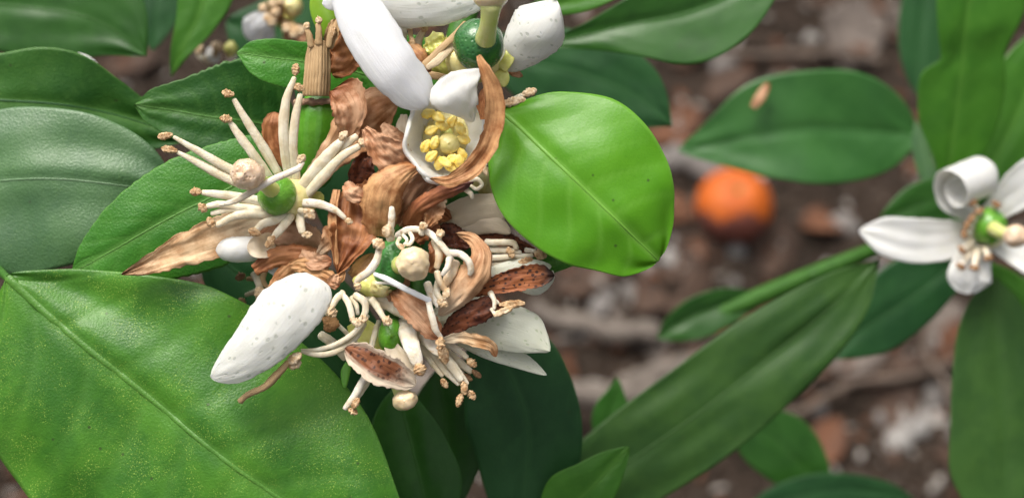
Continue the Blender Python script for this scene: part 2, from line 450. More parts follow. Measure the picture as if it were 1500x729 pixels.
M['brown_tan'] = brown_mat('brown_tan', (.76, .54, .32), (.46, .23, .09), basec=(.80, .68, .50), tipc=(.26, .12, .05))
M['brown_pink'] = brown_mat('brown_pink', (.70, .42, .23), (.40, .165, .06), basec=(.74, .56, .38))
M['brown_rust'] = brown_mat('brown_rust', (.50, .215, .085), (.23, .07, .022))
M['brown_rust_dark'] = brown_mat('brown_rust_dark', (.22, .065, .024), (.075, .018, .009), spots=.8)
M['brown_orange'] = brown_mat('brown_orange', (.72, .41, .19), (.34, .125, .04))
M['brown_pale'] = brown_mat('brown_pale', (.72, .44, .27), (.43, .18, .075), tipc=(.32, .11, .04))
M['brown_spot'] = brown_mat('brown_spot', (.42, .14, .045), (.22, .06, .02), spots=.95, tipc=(.045, .025, .02), base_to=.3)
M['brown_patch'] = brown_mat('brown_patch', (.30, .11, .045), (.16, .05, .02), spots=.85, patch=(.66, .55, .42))
M['straw'] = brown_mat('straw', (.56, .38, .20), (.36, .20, .08), streak=1.3, rough=.6, trans=.1)
M['straw_pale'] = brown_mat('straw_pale', (.70, .56, .38), (.52, .35, .19), streak=1.2, rough=.6, trans=.1)
M['brown_purple'] = brown_mat('brown_purple', (.50, .20, .085), (.26, .08, .035), tipc=(.13, .05, .045))

def plain(name, c1, c2, sc=8, rough=.5, bump=.3, bs=20, trans=0, sss=0.0, coat=0.0, pits=0, spec=.5, streak=0, c3=None, bd=.03):
    b = NB(name); o = b.obj()
    f = b.noise(o, sc, 4, .6)
    c = b.mix(b.ramp(f, .35, .65), c1, c2)
    if c3: c = b.mix(b.ramp(b.noise(o, sc * 2.7, 3), .58, .7), c, c3)
    h = b.noise(o, bs, 4, .6)
    if streak:
        s_ = b.noise(b.uv(1, streak), 1.0, 3)
        c = b.mix(b.math('MULTIPLY', b.ramp(s_, .45, .7), .4), c, tuple(x * .6 for x in c2)); h = b.math('ADD', h, b.math('MULTIPLY', s_, .8))
    if pits: h = b.math('ADD', b.math('MULTIPLY', h, .5), b.math('MULTIPLY', b.ramp(b.voro(o, pits), .0, .5), .8))
    return b.finish(c, rough, spec, b.bump(h, bump, bd), trans, c, sss=sss, srad=(.08, .06, .035), coat=coat, crough=.15)

M['filament'] = plain('filament', (.80, .73, .58), (.66, .56, .39), 5, .42, .4, 22, sss=.2, streak=11)
M['filament_white'] = plain('filament_white', (.82, .77, .67), (.68, .58, .43), 4, .42, .5, 20, sss=.15, streak=9, c3=(.60, .45, .28))
M['filament_cool'] = plain('filament_cool', (.80, .80, .80), (.74, .74, .74), 5, .4, .35, 22, sss=.2, streak=9)
M['filament_brown'] = plain('filament_brown', (.60, .42, .24), (.70, .60, .44), 5, .45, .3, 16, sss=.2, streak=5)
M['anther'] = plain('anther', (.72, .50, .28), (.40, .21, .085), 15, .6, .9, 30, c3=(.80, .64, .44))
M['anther_pale'] = plain('anther_pale', (.80, .64, .44), (.56, .36, .18), 15, .55, .8, 28)
M['anther_brown'] = plain('anther_brown', (.36, .2, .09), (.22, .11, .05), 14, .6, .6, 24)
M['anther_yellow'] = plain('anther_yellow', (.95, .66, .10), (.92, .75, .25), 12, .55, .4, 30, sss=.15)
M['stigma'] = plain('stigma', (.78, .60, .45), (.66, .46, .30), 9, .35, .6, 22, sss=.3, coat=.3, pits=17)
M['stigma_cream'] = plain('stigma_cream', (.80, .64, .42), (.72, .56, .34), 7, .3, .4, 14, sss=.35, coat=.5, pits=9)
M['stigma_yellow'] = plain('stigma_yellow', (.66, .58, .24), (.58, .50, .16), 8, .35, .3, 22, sss=.3, coat=.3)
M['ovary_bright'] = plain('ovary_bright', (.09, .28, .02), (.13, .34, .025), 6, .3, .35, 26, sss=.15, pits=20, coat=.25)
M['ovary_dark'] = plain('ovary_dark', (.02, .115, .025), (.035, .15, .03), 6, .22, .45, 26, pits=15, coat=.4)
M['ovary_mid'] = plain('ovary_mid', (.035, .17, .03), (.05, .21, .035), 6, .35, .4, 26, pits=15)
M['disc'] = plain('disc', (.72, .66, .32), (.66, .56, .22), 7, .35, .4, 22, sss=.35, coat=.2)
M['disc_green'] = plain('disc_green', (.56, .58, .12), (.66, .64, .22), 6, .28, .4, 18, sss=.35, coat=.4)
M['style_green'] = plain('style_green', (.52, .58, .16), (.60, .62, .26), 4, .35, .2, 22, sss=.35, streak=3)
M['stem_green'] = plain('stem_green', (.08, .27, .015), (.12, .34, .03), 5, .28, .3, 18, coat=.3, streak=10)
M['stem_dull'] = plain('stem_dull', (.034, .115, .014), (.05, .15, .02), 5, .5, .3, 18, streak=6, spec=.25)
M['ring_brown'] = plain('ring_brown', (.33, .2, .13), (.2, .11, .07), 10, .7, .8, 24)
M['twig'] = plain('twig', (.12, .098, .082), (.18, .15, .126), 1.2, .8, .8, 4, streak=7, bd=.15)
M['twig_brown'] = plain('twig_brown', (.085, .06, .045), (.13, .095, .072), 1.2, .8, .8, 4, streak=7, bd=.15)
M['soil'] = plain('soil', (.018, .012, .008), (.038, .026, .019), .35, .9, 1.0, 1.6, c3=(.085, .068, .057), bd=.5, spec=.2)
M['chips'] = plain('chips', (.022, .015, .010), (.062, .042, .030), 1.1, .85, .6, 4, c3=(.21, .175, .15), bd=.1, spec=.2)
M['flecks'] = plain('flecks', (.26, .235, .21), (.36, .335, .31), .5, .85, .6, 4, bd=.1, spec=.2)
M['dry_leaf'] = plain('dry_leaf', (.08, .046, .030), (.045, .027, .019), .6, .75, .6, 2, streak=9, bd=.1, spec=.3)
M['dry_leaf_red'] = plain('dry_leaf_red', (.15, .062, .03), (.09, .040, .022), .6, .75, .6, 2, streak=9, bd=.1, spec=.3)
M['dry_leaf_pale'] = plain('dry_leaf_pale', (.17, .14, .12), (.12, .098, .085), .6, .8, .6, 2, streak=9, bd=.1, spec=.3)
M['pebble'] = plain('pebble', (.18, .165, .155), (.125, .112, .104), .8, .8, .5, 3, bd=.1, spec=.3)
M['pebble_white'] = plain('pebble_white', (.30, .285, .27), (.22, .205, .19), .8, .8, .5, 3, bd=.1, spec=.3)
M['peel'] = plain('peel', (.46, .085, .002), (.52, .11, .003), .6, .6, .4, 6, pits=5, bd=.1)
M['peel_dark'] = plain('peel_dark', (.11, .03, .02), (.18, .05, .03), .8, .7, .5, 4, bd=.1)

# ------------------------------------------------------------------ the ground
def ground_at(px, py, h=0.0):
    d = np.array([(px - 750.0) / 2200.0, (364.5 - py) / 2200.0, -1.0])
    dw = R3 @ d
    t = (h - CAM.z) / dw[2]
    return CAMV + dw * t

def ground_z(x, y):
    q = Vector((x * .03, y * .03, 2.0))
    return 1.1 * mnoise.noise(q) + .55 * mnoise.noise(q * 3.3) + .22 * mnoise.noise(q * 9.0)

def axis(c, half, step, far):
    a = list(np.arange(c - half, c + half + .1, step))
    s = step; lo = a[0]; hi = a[-1]; L = []; H = []
    while hi < c + far:
        s *= 1.45; lo -= s; hi += s; L.append(lo); H.append(hi)
    return np.array(L[::-1] + a + H)
gc = ground_at(750, 364)
xs = axis(gc[0], 50, .8, 6000); ys = axis(gc[1], 40, .8, 6000)
gv = []
for y in ys:
    for x in xs:
        near = abs(x - gc[0]) < 120 and abs(y - gc[1]) < 120
        gv.append((x, y, ground_z(x, y) if near else 0.0))
nx_, ny_ = len(xs), len(ys)
gf = [(j * nx_ + i, j * nx_ + i + 1, (j + 1) * nx_ + i + 1, (j + 1) * nx_ + i) for j in range(ny_ - 1) for i in range(nx_ - 1)]
gm = bpy.data.meshes.new('ground'); gm.from_pydata(gv, [], gf); gm.materials.append(M['soil'])
gm.polygons.foreach_set('use_smooth', [True] * len(gm.polygons))
go = bpy.data.objects.new('ground', gm); col.objects.link(go)
go['kind'] = 'structure'

def wmesh(name, verts, faces, mat, loc, rot=(0, 0, 0), uv=None, smooth=True):
    me = bpy.data.meshes.new(name); me.from_pydata([tuple(v) for v in verts], [], [tuple(int(i) for i in f) for f in faces])
    if uv is not None:
        l = me.uv_layers.new(name='UVMap'); idx = np.zeros(len(me.loops), np.int32); me.loops.foreach_get('vertex_index', idx)
        l.data.foreach_set('uv', np.asarray(uv, np.float32)[idx].ravel())
    if smooth: me.polygons.foreach_set('use_smooth', [True] * len(me.polygons))
    me.materials.append(mat)
    o = bpy.data.objects.new(name, me); col.objects.link(o); o.location = loc; o.rotation_euler = rot
    return o

# crumbs of bark and soil that nobody could count
def crumbs(name, label, mat, n, seed, lo, hi, up=.25):
    r0 = np.random.RandomState(seed)
    cv, cf = [], []
    for i in range(n):
        x = gc[0] + r0.uniform(-48, 48); y = gc[1] + r0.uniform(-34, 42)
        s = r0.uniform(lo, hi) * (1 if r0.rand() < .85 else 1.6)
        L, W_, H = s * r0.uniform(.8, 2.0), s * r0.uniform(.4, .9), s * r0.uniform(.15, .5)
        rot = Matrix.Rotation(r0.uniform(0, 6.28), 3, 'Z') @ Matrix.Rotation(r0.normal(0, .45), 3, 'X') @ Matrix.Rotation(r0.normal(0, .35), 3, 'Y')
        b0 = len(cv); z = ground_z(x, y)
        for (a, b_, c_) in ((-1, -.6, -1), (1, -1, -1), (.8, 1, -1), (-.9, .8, -1), (-.8, -.5, 1), (.7, -.7, 1), (.6, .8, 1), (-.7, .6, 1)):
            q = rot @ Vector((a * L / 2 * r0.uniform(.7, 1.2), b_ * W_ / 2 * r0.uniform(.7, 1.2), c_ * H / 2))
            cv.append((x + q.x, y + q.y, z + q.z + H * up + (up - .25)))
        cf += [(b0, b0+3, b0+2, b0+1), (b0+4, b0+5, b0+6, b0+7)] + [(b0+k, b0+(k+1) % 4, b0+4+(k+1) % 4, b0+4+k) for k in range(4)]
    o = wmesh(name, cv, cf, M[mat], (0, 0, 0), smooth=False)
    o['kind'] = 'stuff'; o['label'] = label; o['category'] = 'soil litter'
crumbs('soil_crumbs', 'brown crumbs of bark and soil littering the ground', 'chips', 8000, 3, .25, .9)
crumbs('pale_flecks', 'pale flecks of dried petals and straw scattered over the soil', 'flecks', 900, 5, .3, .8, .45)
crumbs('rust_flecks', 'rust coloured flecks of dead leaf scattered over the soil', 'dry_leaf_red', 900, 6, .4, 1.2, .4)

def dry_leaf(px, py, L, wd, ang, mat, label, curl=.25, seed=0, group=None, lift=.35, name='fallen_leaf'):
    g = ground_at(px, py); z = ground_z(g[0], g[1])
    n, m = 14, 9
    u = np.linspace(0, 1, n); v = np.linspace(-1, 1, m); U, V = np.meshgrid(u, v, indexing='ij')
    W_ = wd / 2 * np.sin(np.pi * np.clip(U, .02, .985)) ** .7
    X = (U - .5) * L; Y = V * W_
    Z = curl * L * .5 * ((U - .5) ** 2) * 2 + curl * wd * .5 * V**2 * np.sin(np.pi * U) + .06 * wd * wob(U, V * .5, seed + 5, 2.5, 2)
    F = np.stack([X, Y, Z + .02], -1); B = np.stack([X, Y, Z - .02], -1)
    vv, ff = grid_closed(F, B, n, m)
    uv = np.stack([U.ravel(), (V.ravel() + 1) / 2], 1)
    rr = random.Random(seed)
    o = wmesh(name, vv, ff, mat, (g[0], g[1], z + lift), (rr.gauss(0, .18), rr.gauss(0, .18), math.radians(ang)), np.concatenate([uv, uv]))
    o['label'] = label; o['category'] = 'leaf'
    if group: o['group'] = group
    return o

def pebble(px, py, r, mat, label, seed=0, group=None, flat=.6):
    g = ground_at(px, py); z = ground_z(g[0], g[1])
    bm = bmesh.new(); bmesh.ops.create_icosphere(bm, subdivisions=3, radius=1)
    for v in bm.verts:
        k = 1 + .35 * mnoise.noise(v.co * 1.3 + Vector((seed, seed * 2.3, 0)))
        v.co = Vector((v.co.x * r * k * 1.15, v.co.y * r * k * .9, v.co.z * r * flat * k))
    me = bpy.data.meshes.new('pebble'); bm.to_mesh(me); bm.free(); me.materials.append(mat)
    me.polygons.foreach_set('use_smooth', [True] * len(me.polygons))
    o = bpy.data.objects.new('pebble', me); col.objects.link(o); o.location = (g[0], g[1], z + r * flat * .5)
    o.rotation_euler = (0, 0, seed * 1.7)
    o['label'] = label; o['category'] = 'pebble'
    if group: o['group'] = group

def twig(pts, label, mat='twig', seed=0, name='fallen_twig', hz=.6):
    """pts rows: px, py, radius cm, height above the soil"""
    C = []; r = []
    for px, py, rad, h in pts:
        g = ground_at(px, py, h); C.append([g[0], g[1], h + max(0, ground_z(g[0], g[1])) * .5, rad])
    q, u = cr(C, 22, False)
    q[:, 0] += .18 * np.sin(u * 17 + seed); q[:, 1] += .18 * np.sin(u * 13 + seed * 2)
    g = tube_raw(q[:, :3], q[:, 3], 10, lump=.25, seed=seed)
    base = q[0, :3]
    o = wmesh(name, g['v'] - base, g['f'], M[mat], base, uv=g['uv'])
    o['label'] = label; o['category'] = 'twig'
    return o

twig([(780, 455, .55, 1.2), (850, 478, .6, 1.4), (905, 488, .75, 1.5), (962, 492, .8, 1.5)], 'grey broken twig end lying on soil right of the blossom cluster', seed=1)
twig([(905, 565, .7, 3.0), (980, 545, .7, 3.0), (1060, 512, .6, 2.6), (1120, 480, .5, 2.2)], 'grey twig slanting behind the long mossy green leaf', seed=2)
twig([(560, 575, 1.0, 4), (680, 577, 1.0, 4), (790, 578, .9, 4), (890, 580, .8, 4), (960, 570, .7, 3.6)], 'pale grey branch lying below the blossom cluster', seed=3)
twig([(1080, 560, .2, .8), (1160, 600, .24, .8), (1260, 560, .28, 1.0), (1350, 545, .24, .9), (1420, 520, .2, .8)], 'thin brown twig on litter under the right hand flower', 'twig_brown', seed=4)
twig([(1000, 80, .35, .8), (1090, 85, .35, .8), (1180, 78, .35, .8), (1290, 88, .3, .8)], 'thin brown twig on soil above the oval leaf', 'twig_brown', seed=5)
twig([(1350, 470, .25, 1.4), (1365, 530, .25, 1.4), (1400, 590, .25, 1.2), (1430, 640, .2, 1)], 'thin curved brown twig left of the broad lower right leaf', 'twig_brown', seed=6)

spots_ = [
 (1245, 55, 6.5, 5.0, 75, 'dry_leaf_pale', 'large pale grey dry leaf on soil above the oval leaf'),
 (1085, 12, 3.2, 2.4, 20, 'dry_leaf_red', 'small reddish dry leaf at the top edge of the soil'),
 (985, 190, 5.2, 3.0, 30, 'dry_leaf_red', 'rust brown dry leaf beside the left tip of the oval leaf'),
 (1130, 365, 5.0, 3.6, 70, 'dry_leaf', 'brown dry leaf on soil right of the orange fruit'),
 (1060, 130, 5.0, 2.6, 10, 'dry_leaf', 'brown dry leaf on soil just above the oval leaf'),
 (1210, 325, 4.8, 3.0, 25, 'dry_leaf_red', 'reddish brown dry leaf below the oval leaf near the curled petal'),
 (1150, 455, 5.5, 3.0, 35, 'dry_leaf_red', 'rust dry leaf between the green stem and the mossy leaf'),
 (1180, 432, 3.6, 2.6, 20, 'dry_leaf_pale', 'pale dry leaf beside the green stem'),
 (1255, 525, 4.4, 2.6, 25, 'dry_leaf_pale', 'pale grey dry leaf below the right hand flower'),
 (1290, 545, 6.0, 3.0, 8, 'dry_leaf', 'dark brown dry leaf on the litter below the right hand flower'),
 (1210, 650, 4.2, 2.6, 60, 'dry_leaf_red', 'orange brown dry leaf near the bottom of the soil'),
 (1400, 505, 4.0, 2.6, 70, 'dry_leaf_red', 'tan dry leaf touching the broad lower right leaf'),
 (1385, 465, 3.4, 2.6, 40, 'dry_leaf_pale', 'beige dry leaf under the lowest white petal of the right hand flower'),
 (1310, 590, 5.0, 3.4, 80, 'dry_leaf', 'brown dry leaf beside the two white pebbles'),
 (860, 420, 5.0, 3.0, 20, 'dry_leaf', 'brown dry leaf on soil under the round bright leaf'),
 (1000, 400, 4.0, 2.6, 100, 'dry_leaf', 'dark dry leaf on soil left of the orange fruit'),
 (945, 445, 4.2, 2.4, 140, 'dry_leaf', 'brown dry leaf just above the grey broken twig end'),
 (190, 95, 5.0, 3.0, 10, 'dry_leaf', 'brown dry leaf between two dark leaves at upper left'),
]
for i, (px, py, L, wd, an, mt, lb) in enumerate(spots_):
    dry_leaf(px, py, L, wd, an, M[mt], lb, seed=i + 20)
peb = [(1340, 612, 1.1, 'pebble_white', 'white pebble, the larger of two on the litter at lower right'),
       (1318, 640, .95, 'pebble_white', 'white pebble, the smaller lower one of two at lower right'),
       (1065, 55, .9, 'pebble_white', 'bluish white pebble beside the tip of the top leaf'),
       (1060, 100, 1.0, 'pebble', 'grey pebble on soil under the tip of the top leaf'),
       (1030, 245, 1.7, 'pebble', 'grey stone left of the orange fruit'),
       (990, 235, 1.1, 'pebble', 'small grey stone under the left tip of the oval leaf'),
       (1240, 330, 1.0, 'pebble', 'grey pebble below the oval leaf near the long white petal'),
       (880, 455, 1.0, 'pebble', 'grey pebble just above the grey broken twig'),
       (1480, 690, 1.6, 'pebble_white', 'pale stone in the lower right corner beside the broad leaf'),
       (1370, 575, .8, 'pebble', 'small grey pebble up and right of the white pebbles'),
       (375, 40, 0, None, None)]
for i, (px, py, r, mt, lb) in enumerate(peb):
    if r: pebble(px, py, r, M[mt], lb, seed=i + 1)
wins = [(985, 0, 1340, 110, 'above the oval leaf'), (950, 290, 1300, 430, 'around the orange fruit'), (800, 390, 1000, 480, 'below the lime rounded leaf'),
        (1160, 490, 1420, 700, 'below the right hand flower'), (800, 480, 1050, 560, 'between the two grey twigs')]
tone = {'dry_leaf': 'dark brown', 'dry_leaf_red': 'rust coloured', 'dry_leaf_pale': 'pale grey', 'pebble': 'grey', 'pebble_white': 'whitish'}
k = 0
for (x0, y0, x1, y1, where) in wins:
    nL = int((x1 - x0) * (y1 - y0) / 2600)
    for j in range(nL):
        px, py = rng.uniform(x0, x1), rng.uniform(y0, y1)
        if rng.random() < .68:
            mt = rng.choice(['dry_leaf', 'dry_leaf', 'dry_leaf_red', 'dry_leaf_pale'])
            dry_leaf(px, py, rng.uniform(1.8, 4.2), rng.uniform(.9, 2.4), rng.uniform(0, 360), M[mt],
                     'small %s scrap of dry leaf on the soil %s' % (tone[mt], where), seed=100 + k, group='%s leaf scraps on the soil %s' % (tone[mt], where), name='leaf_scrap', lift=.25)
        else:
            mt = rng.choice(['pebble', 'pebble', 'pebble_white'])
            pebble(px, py, rng.uniform(.35, .75), M[mt], 'tiny %s pebble on the soil %s' % (tone[mt], where), seed=100 + k, group='tiny %s pebbles on the soil %s' % (tone[mt], where))
        k += 1

# fallen orange fruit, lower half darker
g = ground_at(1076, 300, 2.4)
ft = Thing('orange_fruit', 'fallen orange mandarin with a dark lower half on the soil', 'fruit', (1076, 300, 0))
ft.base = np.array([g[0], g[1], 0.0]); ft.o.location = ft.base
bm = bmesh.new(); bmesh.ops.create_uvsphere(bm, u_segments=40, v_segments=24, radius=2.75)
for v in bm.verts:
    v.co.z *= .86
    v.co *= 1 + .03 * mnoise.noise(v.co * .5)
    rr = math.hypot(v.co.x, v.co.y)
    if v.co.z > 0: v.co.z -= .35 * math.exp(-(rr / .6) ** 2)
fm = bpy.data.meshes.new('peel'); bm.to_mesh(fm)
fm.materials.append(M['peel']); fm.materials.append(M['peel_dark'])
fm.polygons.foreach_set('use_smooth', [True] * len(fm.polygons))
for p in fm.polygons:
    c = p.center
    if c.z * .55 + c.y < -.95 + .4 * math.sin(c.x * 2.2 + .6) : p.material_index = 1  # darker peel colour on the low part facing the camera
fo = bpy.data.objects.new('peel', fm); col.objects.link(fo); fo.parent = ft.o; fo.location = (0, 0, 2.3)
bm.free()
bm = bmesh.new(); bmesh.ops.create_cone(bm, cap_ends=True, segments=10, radius1=.35, radius2=.22, depth=.25)
cm = bpy.data.meshes.new('calyx'); bm.to_mesh(cm); bm.free(); cm.materials.append(M['stem_dull'])
co = bpy.data.objects.new('calyx', cm); col.objects.link(co); co.parent = ft.o; co.location = (0, 0, 4.35)

# ------------------------------------------------------------------ leaves
def leaf(label, ctrl, mat, n=56, m=33, th=.035, petiole=None, midrib=True, mr=4.0, nv=9, wr=.012, ruf=0.0, rf=3, fold=0.0, seed=1,
         rs=.1, re=.1, gm=.03, gs=.010, mw=.05, serr=0.0, sl=.16, rib=None):
    t = Thing('citrus_leaf', label, 'leaf', ctrl[0][:3])
    g = sheet(ctrl, n, m, th=th, wr=wr, ruf=ruf, rf=rf, seed=seed, rs=rs, re=re, serr=serr, leaf=dict(gm=gm, gs=gs, mw=mw, nv=nv, fold=fold, sl=sl))
    bl = t.add('blade', g, M[mat])
    if midrib:
        k = px2cm(ctrl[0][2])
        C = g['mid'][1:-2]; N = g['N'][1:-2]; uu = np.linspace(0, 1, len(C))
        r = mr * k * (1 - .85 * uu)
        rb = tube_raw(C + N * (.004 - r * .25)[:, None], r, 8, flat=.55)
        rb['attr'] = {'vein': np.ones(len(rb['v']))}
        t.add('midrib', rb, M[rib or mat], bl)
    if petiole:
        t.add('petiole', tube(petiole, 10, 8), M['stem_dull'])
    return t

# sharp leaves round the cluster
leaf('broad speckled green leaf with raised midrib filling the lower left corner',
     [(8, 404, -.5, 30, 60, 0), (66, 458, -.45, 84, 165, -6), (130, 511, -.4, 138, 215, -8), (205, 572, -.3, 186, 240, -12), (320, 665, -.2, 200, 245, -16), (430, 745, -.2, 172, 205, -18), (515, 808, -.25, 108, 150, -16), (620, 890, -.3, 8, 10, 0)],
     'leaf_near', n=90, m=61, mr=7.5, nv=8, wr=.02, ruf=.012, rf=5, seed=3, gm=.05, gs=.03, mw=.07, petiole=[(12, 408, -.62, 6), (-16, 384, -2.3, 7), (-70, 350, -2.8, 8)])
leaf('mid green leaf lying under the leftmost open blossom',
     [(470, 205, -.95, 10, 10, 0), (400, 240, -.8, 75, 50, -5), (320, 284, -.6, 97, 74, -10), (250, 318, -.55, 92, 74, -12), (180, 358, -.55, 66, 58, -12), (130, 386, -.6, 34, 30, -8), (102, 402, -.65, 6, 6, 0)],
     'leaf_mid', n=70, m=41, mr=3, nv=10, wr=.012, seed=5, gs=.012, serr=.03)
leaf('grey green leaf with a dull bluish sheen at the left edge',
     [(-170, 290, -1.9, 12, 12, 0), (-90, 278, -1.8, 75, 85, 0), (0, 265, -1.65, 105, 138, -8), (80, 262, -1.5, 104, 132, -10), (150, 268, -1.5, 92, 112, -10), (215, 277, -1.6, 62, 75, -8), (268, 284, -1.8, 8, 8, 0)],
     'leaf_blue', n=60, m=41, mr=3, nv=9, wr=.02, seed=8)
leaf('dark green leaf partly covered by the grey green leaf at far left',
     [(-130, 142, -2.6, 12, 12, 0), (-60, 144, -2.5, 60, 60, 0), (0, 147, -2.4, 68, 70, 10), (60, 150, -2.4, 80, 75, 12), (110, 156, -2.5, 76, 72, 12), (160, 166, -2.7, 52, 62, 10), (215, 182, -2.9, 28, 42, 8), (280, 205, -3.1, 4, 6, 0)],
     'leaf_dark', n=60, m=33, mr=3, nv=8, wr=.02, seed=9, rib='leaf_deep')
leaf('dark leaf with a pale midrib pointing left above the open blossom',
     [(440, 190, -1.9, 10, 10, 0), (395, 183, -1.7, 35, 70, 4), (345, 176, -1.5, 52, 88, 6), (300, 170, -1.4, 50, 72, 6), (250, 161, -1.35, 38, 42, 6), (215, 156, -1.3, 22, 24, 4), (196, 153, -1.3, 6, 6, 0)],
     'leaf_dark', n=60, m=33, mr=3, nv=9, wr=.018, seed=10, serr=.05)
leaf('small glossy green leaf behind the straw coloured dried stamens',
     [(600, 128, -1.1, 10, 10, 0), (545, 112, -1.0, 24, 20, 0), (490, 98, -.9, 38, 28, 6), (430, 88, -.75, 42, 28, 8), (390, 83, -.7, 36, 26, 8), (362, 79, -.7, 21, 18, 5), (346, 77, -.7, 5, 5, 0)],
     'leaf_small', n=54, m=33, mr=2.2, nv=8, wr=.012, seed=11, ruf=.015, serr=.02)
leaf('bright lime green rounded leaf right of the blossom cluster',
     [(730, 158, .25, 12, 10, 0), (760, 185, .4, 72, 66, -4), (803, 226, .6, 122, 106, -8), (848, 269, .75, 132, 112, -9), (896, 315, .8, 117, 98, -10), (930, 348, .75, 88, 70, -10), (952, 369, .65, 56, 50, -8), (965, 382, .55, 34, 28, 0)],
     'leaf_lime', n=70, m=45, mr=4.5, nv=7, wr=.012, seed=12, re=.09, rs=.16, gs=.006, ruf=.006, petiole=[(738, 168, .25, 5), (722, 158, 0, 6), (690, 150, -.6, 6)])
leaf('yellow green young leaf behind the topmost white petals at left',
     [(520, 80, -1.6, 5, 5, 0), (500, 50, -1.5, 22, 22, 0), (482, 25, -1.4, 24, 24, 0), (470, 0, -1.4, 18, 18, 0), (462, -20, -1.4, 3, 3, 0)], 'leaf_yellow', n=30, m=17, midrib=False, seed=14)
leaf('dark green leaf edge just under the lime green rounded leaf',
     [(740, 400, -.6, 4, 4, 0), (780, 392, -.5, 14, 14, 0), (815, 384, -.4, 14, 14, 0), (850, 383, -.4, 3, 3, 0)], 'leaf_small', n=30, m=17, midrib=False, seed=15)

# behind the cluster
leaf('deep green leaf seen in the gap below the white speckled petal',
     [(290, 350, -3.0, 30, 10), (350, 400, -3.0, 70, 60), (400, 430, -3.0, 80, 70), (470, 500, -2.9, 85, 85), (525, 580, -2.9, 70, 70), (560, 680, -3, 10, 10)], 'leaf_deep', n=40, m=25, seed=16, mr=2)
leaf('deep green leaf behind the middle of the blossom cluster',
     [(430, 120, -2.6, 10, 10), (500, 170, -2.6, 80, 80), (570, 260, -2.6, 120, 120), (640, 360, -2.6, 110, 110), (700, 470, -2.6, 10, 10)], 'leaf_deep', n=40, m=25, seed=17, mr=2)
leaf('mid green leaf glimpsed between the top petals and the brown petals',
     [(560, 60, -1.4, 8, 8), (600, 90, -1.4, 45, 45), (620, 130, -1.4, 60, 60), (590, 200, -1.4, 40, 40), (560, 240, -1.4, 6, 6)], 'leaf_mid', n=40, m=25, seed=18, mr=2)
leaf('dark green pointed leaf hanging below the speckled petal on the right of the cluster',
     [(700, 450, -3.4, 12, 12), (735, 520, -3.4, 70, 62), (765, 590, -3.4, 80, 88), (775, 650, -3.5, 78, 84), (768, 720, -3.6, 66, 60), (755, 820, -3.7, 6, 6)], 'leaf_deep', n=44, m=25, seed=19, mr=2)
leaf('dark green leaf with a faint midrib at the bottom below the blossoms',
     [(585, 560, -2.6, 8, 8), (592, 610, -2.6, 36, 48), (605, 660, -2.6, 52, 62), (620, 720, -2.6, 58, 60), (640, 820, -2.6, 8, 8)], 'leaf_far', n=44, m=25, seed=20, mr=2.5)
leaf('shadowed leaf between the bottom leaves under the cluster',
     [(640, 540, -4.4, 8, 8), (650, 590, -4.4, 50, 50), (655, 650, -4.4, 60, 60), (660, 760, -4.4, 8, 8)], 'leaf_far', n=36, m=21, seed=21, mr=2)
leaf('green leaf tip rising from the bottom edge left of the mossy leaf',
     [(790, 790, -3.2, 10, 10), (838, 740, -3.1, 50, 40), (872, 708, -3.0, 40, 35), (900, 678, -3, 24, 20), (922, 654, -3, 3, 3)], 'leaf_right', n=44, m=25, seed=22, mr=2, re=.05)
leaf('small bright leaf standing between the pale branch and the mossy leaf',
     [(888, 655, -9.5, 8, 8), (893, 630, -9.5, 26, 30), (898, 598, -9.5, 27, 26), (903, 570, -9.5, 12, 10), (904, 552, -9.5, 2, 2)], 'leaf_far', n=30, m=17, seed=23, mr=2)
leaf('long mossy green leaf crossing diagonally at lower right',
     [(720, 800, -7.2, 20, 20), (830, 738, -7.2, 56, 58), (930, 670, -7.2, 70, 72), (1030, 600, -7.2, 74, 76), (1120, 530, -7.3, 70, 70), (1195, 470, -7.5, 56, 58), (1250, 420, -7.7, 34, 36), (1290, 378, -7.9, 5, 5)],
     'leaf_moss', n=50, m=33, seed=24, mr=3, nv=9, wr=.02)
leaf('bluish green leaf behind the upper end of the mossy leaf',
     [(1440, 360, -11, 8, 8), (1390, 395, -11, 30, 45), (1330, 440, -11, 45, 60), (1270, 480, -11, 45, 45), (1215, 525, -11, 6, 6)], 'leaf_deep', n=36, m=21, seed=25, mr=2)
leaf('oval green leaf with a brown fleck in the middle right',
     [(1350, 200, -13, 10, 8), (1310, 196, -13, 50, 55), (1250, 192, -12.8, 74, 85), (1180, 190, -12.6, 80, 85), (1110, 200, -12.6, 60, 78), (1050, 212, -12.7, 30, 42), (992, 221, -12.8, 3, 3)],
     'leaf_oval', n=50, m=33, seed=26, mr=2, rs=.06, re=.05, fold=.12, nv=8, rib='leaf_oval')
leaf('light green upright leaf with a notched edge at upper right',
     [(1385, 285, -9.6, 8, 8), (1392, 240, -9.4, 22, 40), (1400, 185, -9.2, 52, 60), (1406, 130, -9, 61, 66), (1409, 106, -8.9, 56, 64), (1411, 90, -8.85, 34, 60), (1412, 78, -8.8, 34, 60), (1416, 40, -8.6, 42, 74), (1421, 0, -8.5, 48, 82), (1430, -60, -8.4, 40, 70), (1440, -110, -8.3, 4, 4)],
     'leaf_right', n=60, m=33, seed=27, mr=3, re=.05, rib='leaf_right')
leaf('mid green leaf behind the upright leaf on the right edge',
     [(1420, 300, -11, 8, 8), (1455, 240, -11, 40, 40), (1490, 170, -11, 55, 55), (1520, 100, -11, 50, 50), (1550, 20, -11, 5, 5)], 'leaf_right', n=36, m=21, seed=28, mr=2)
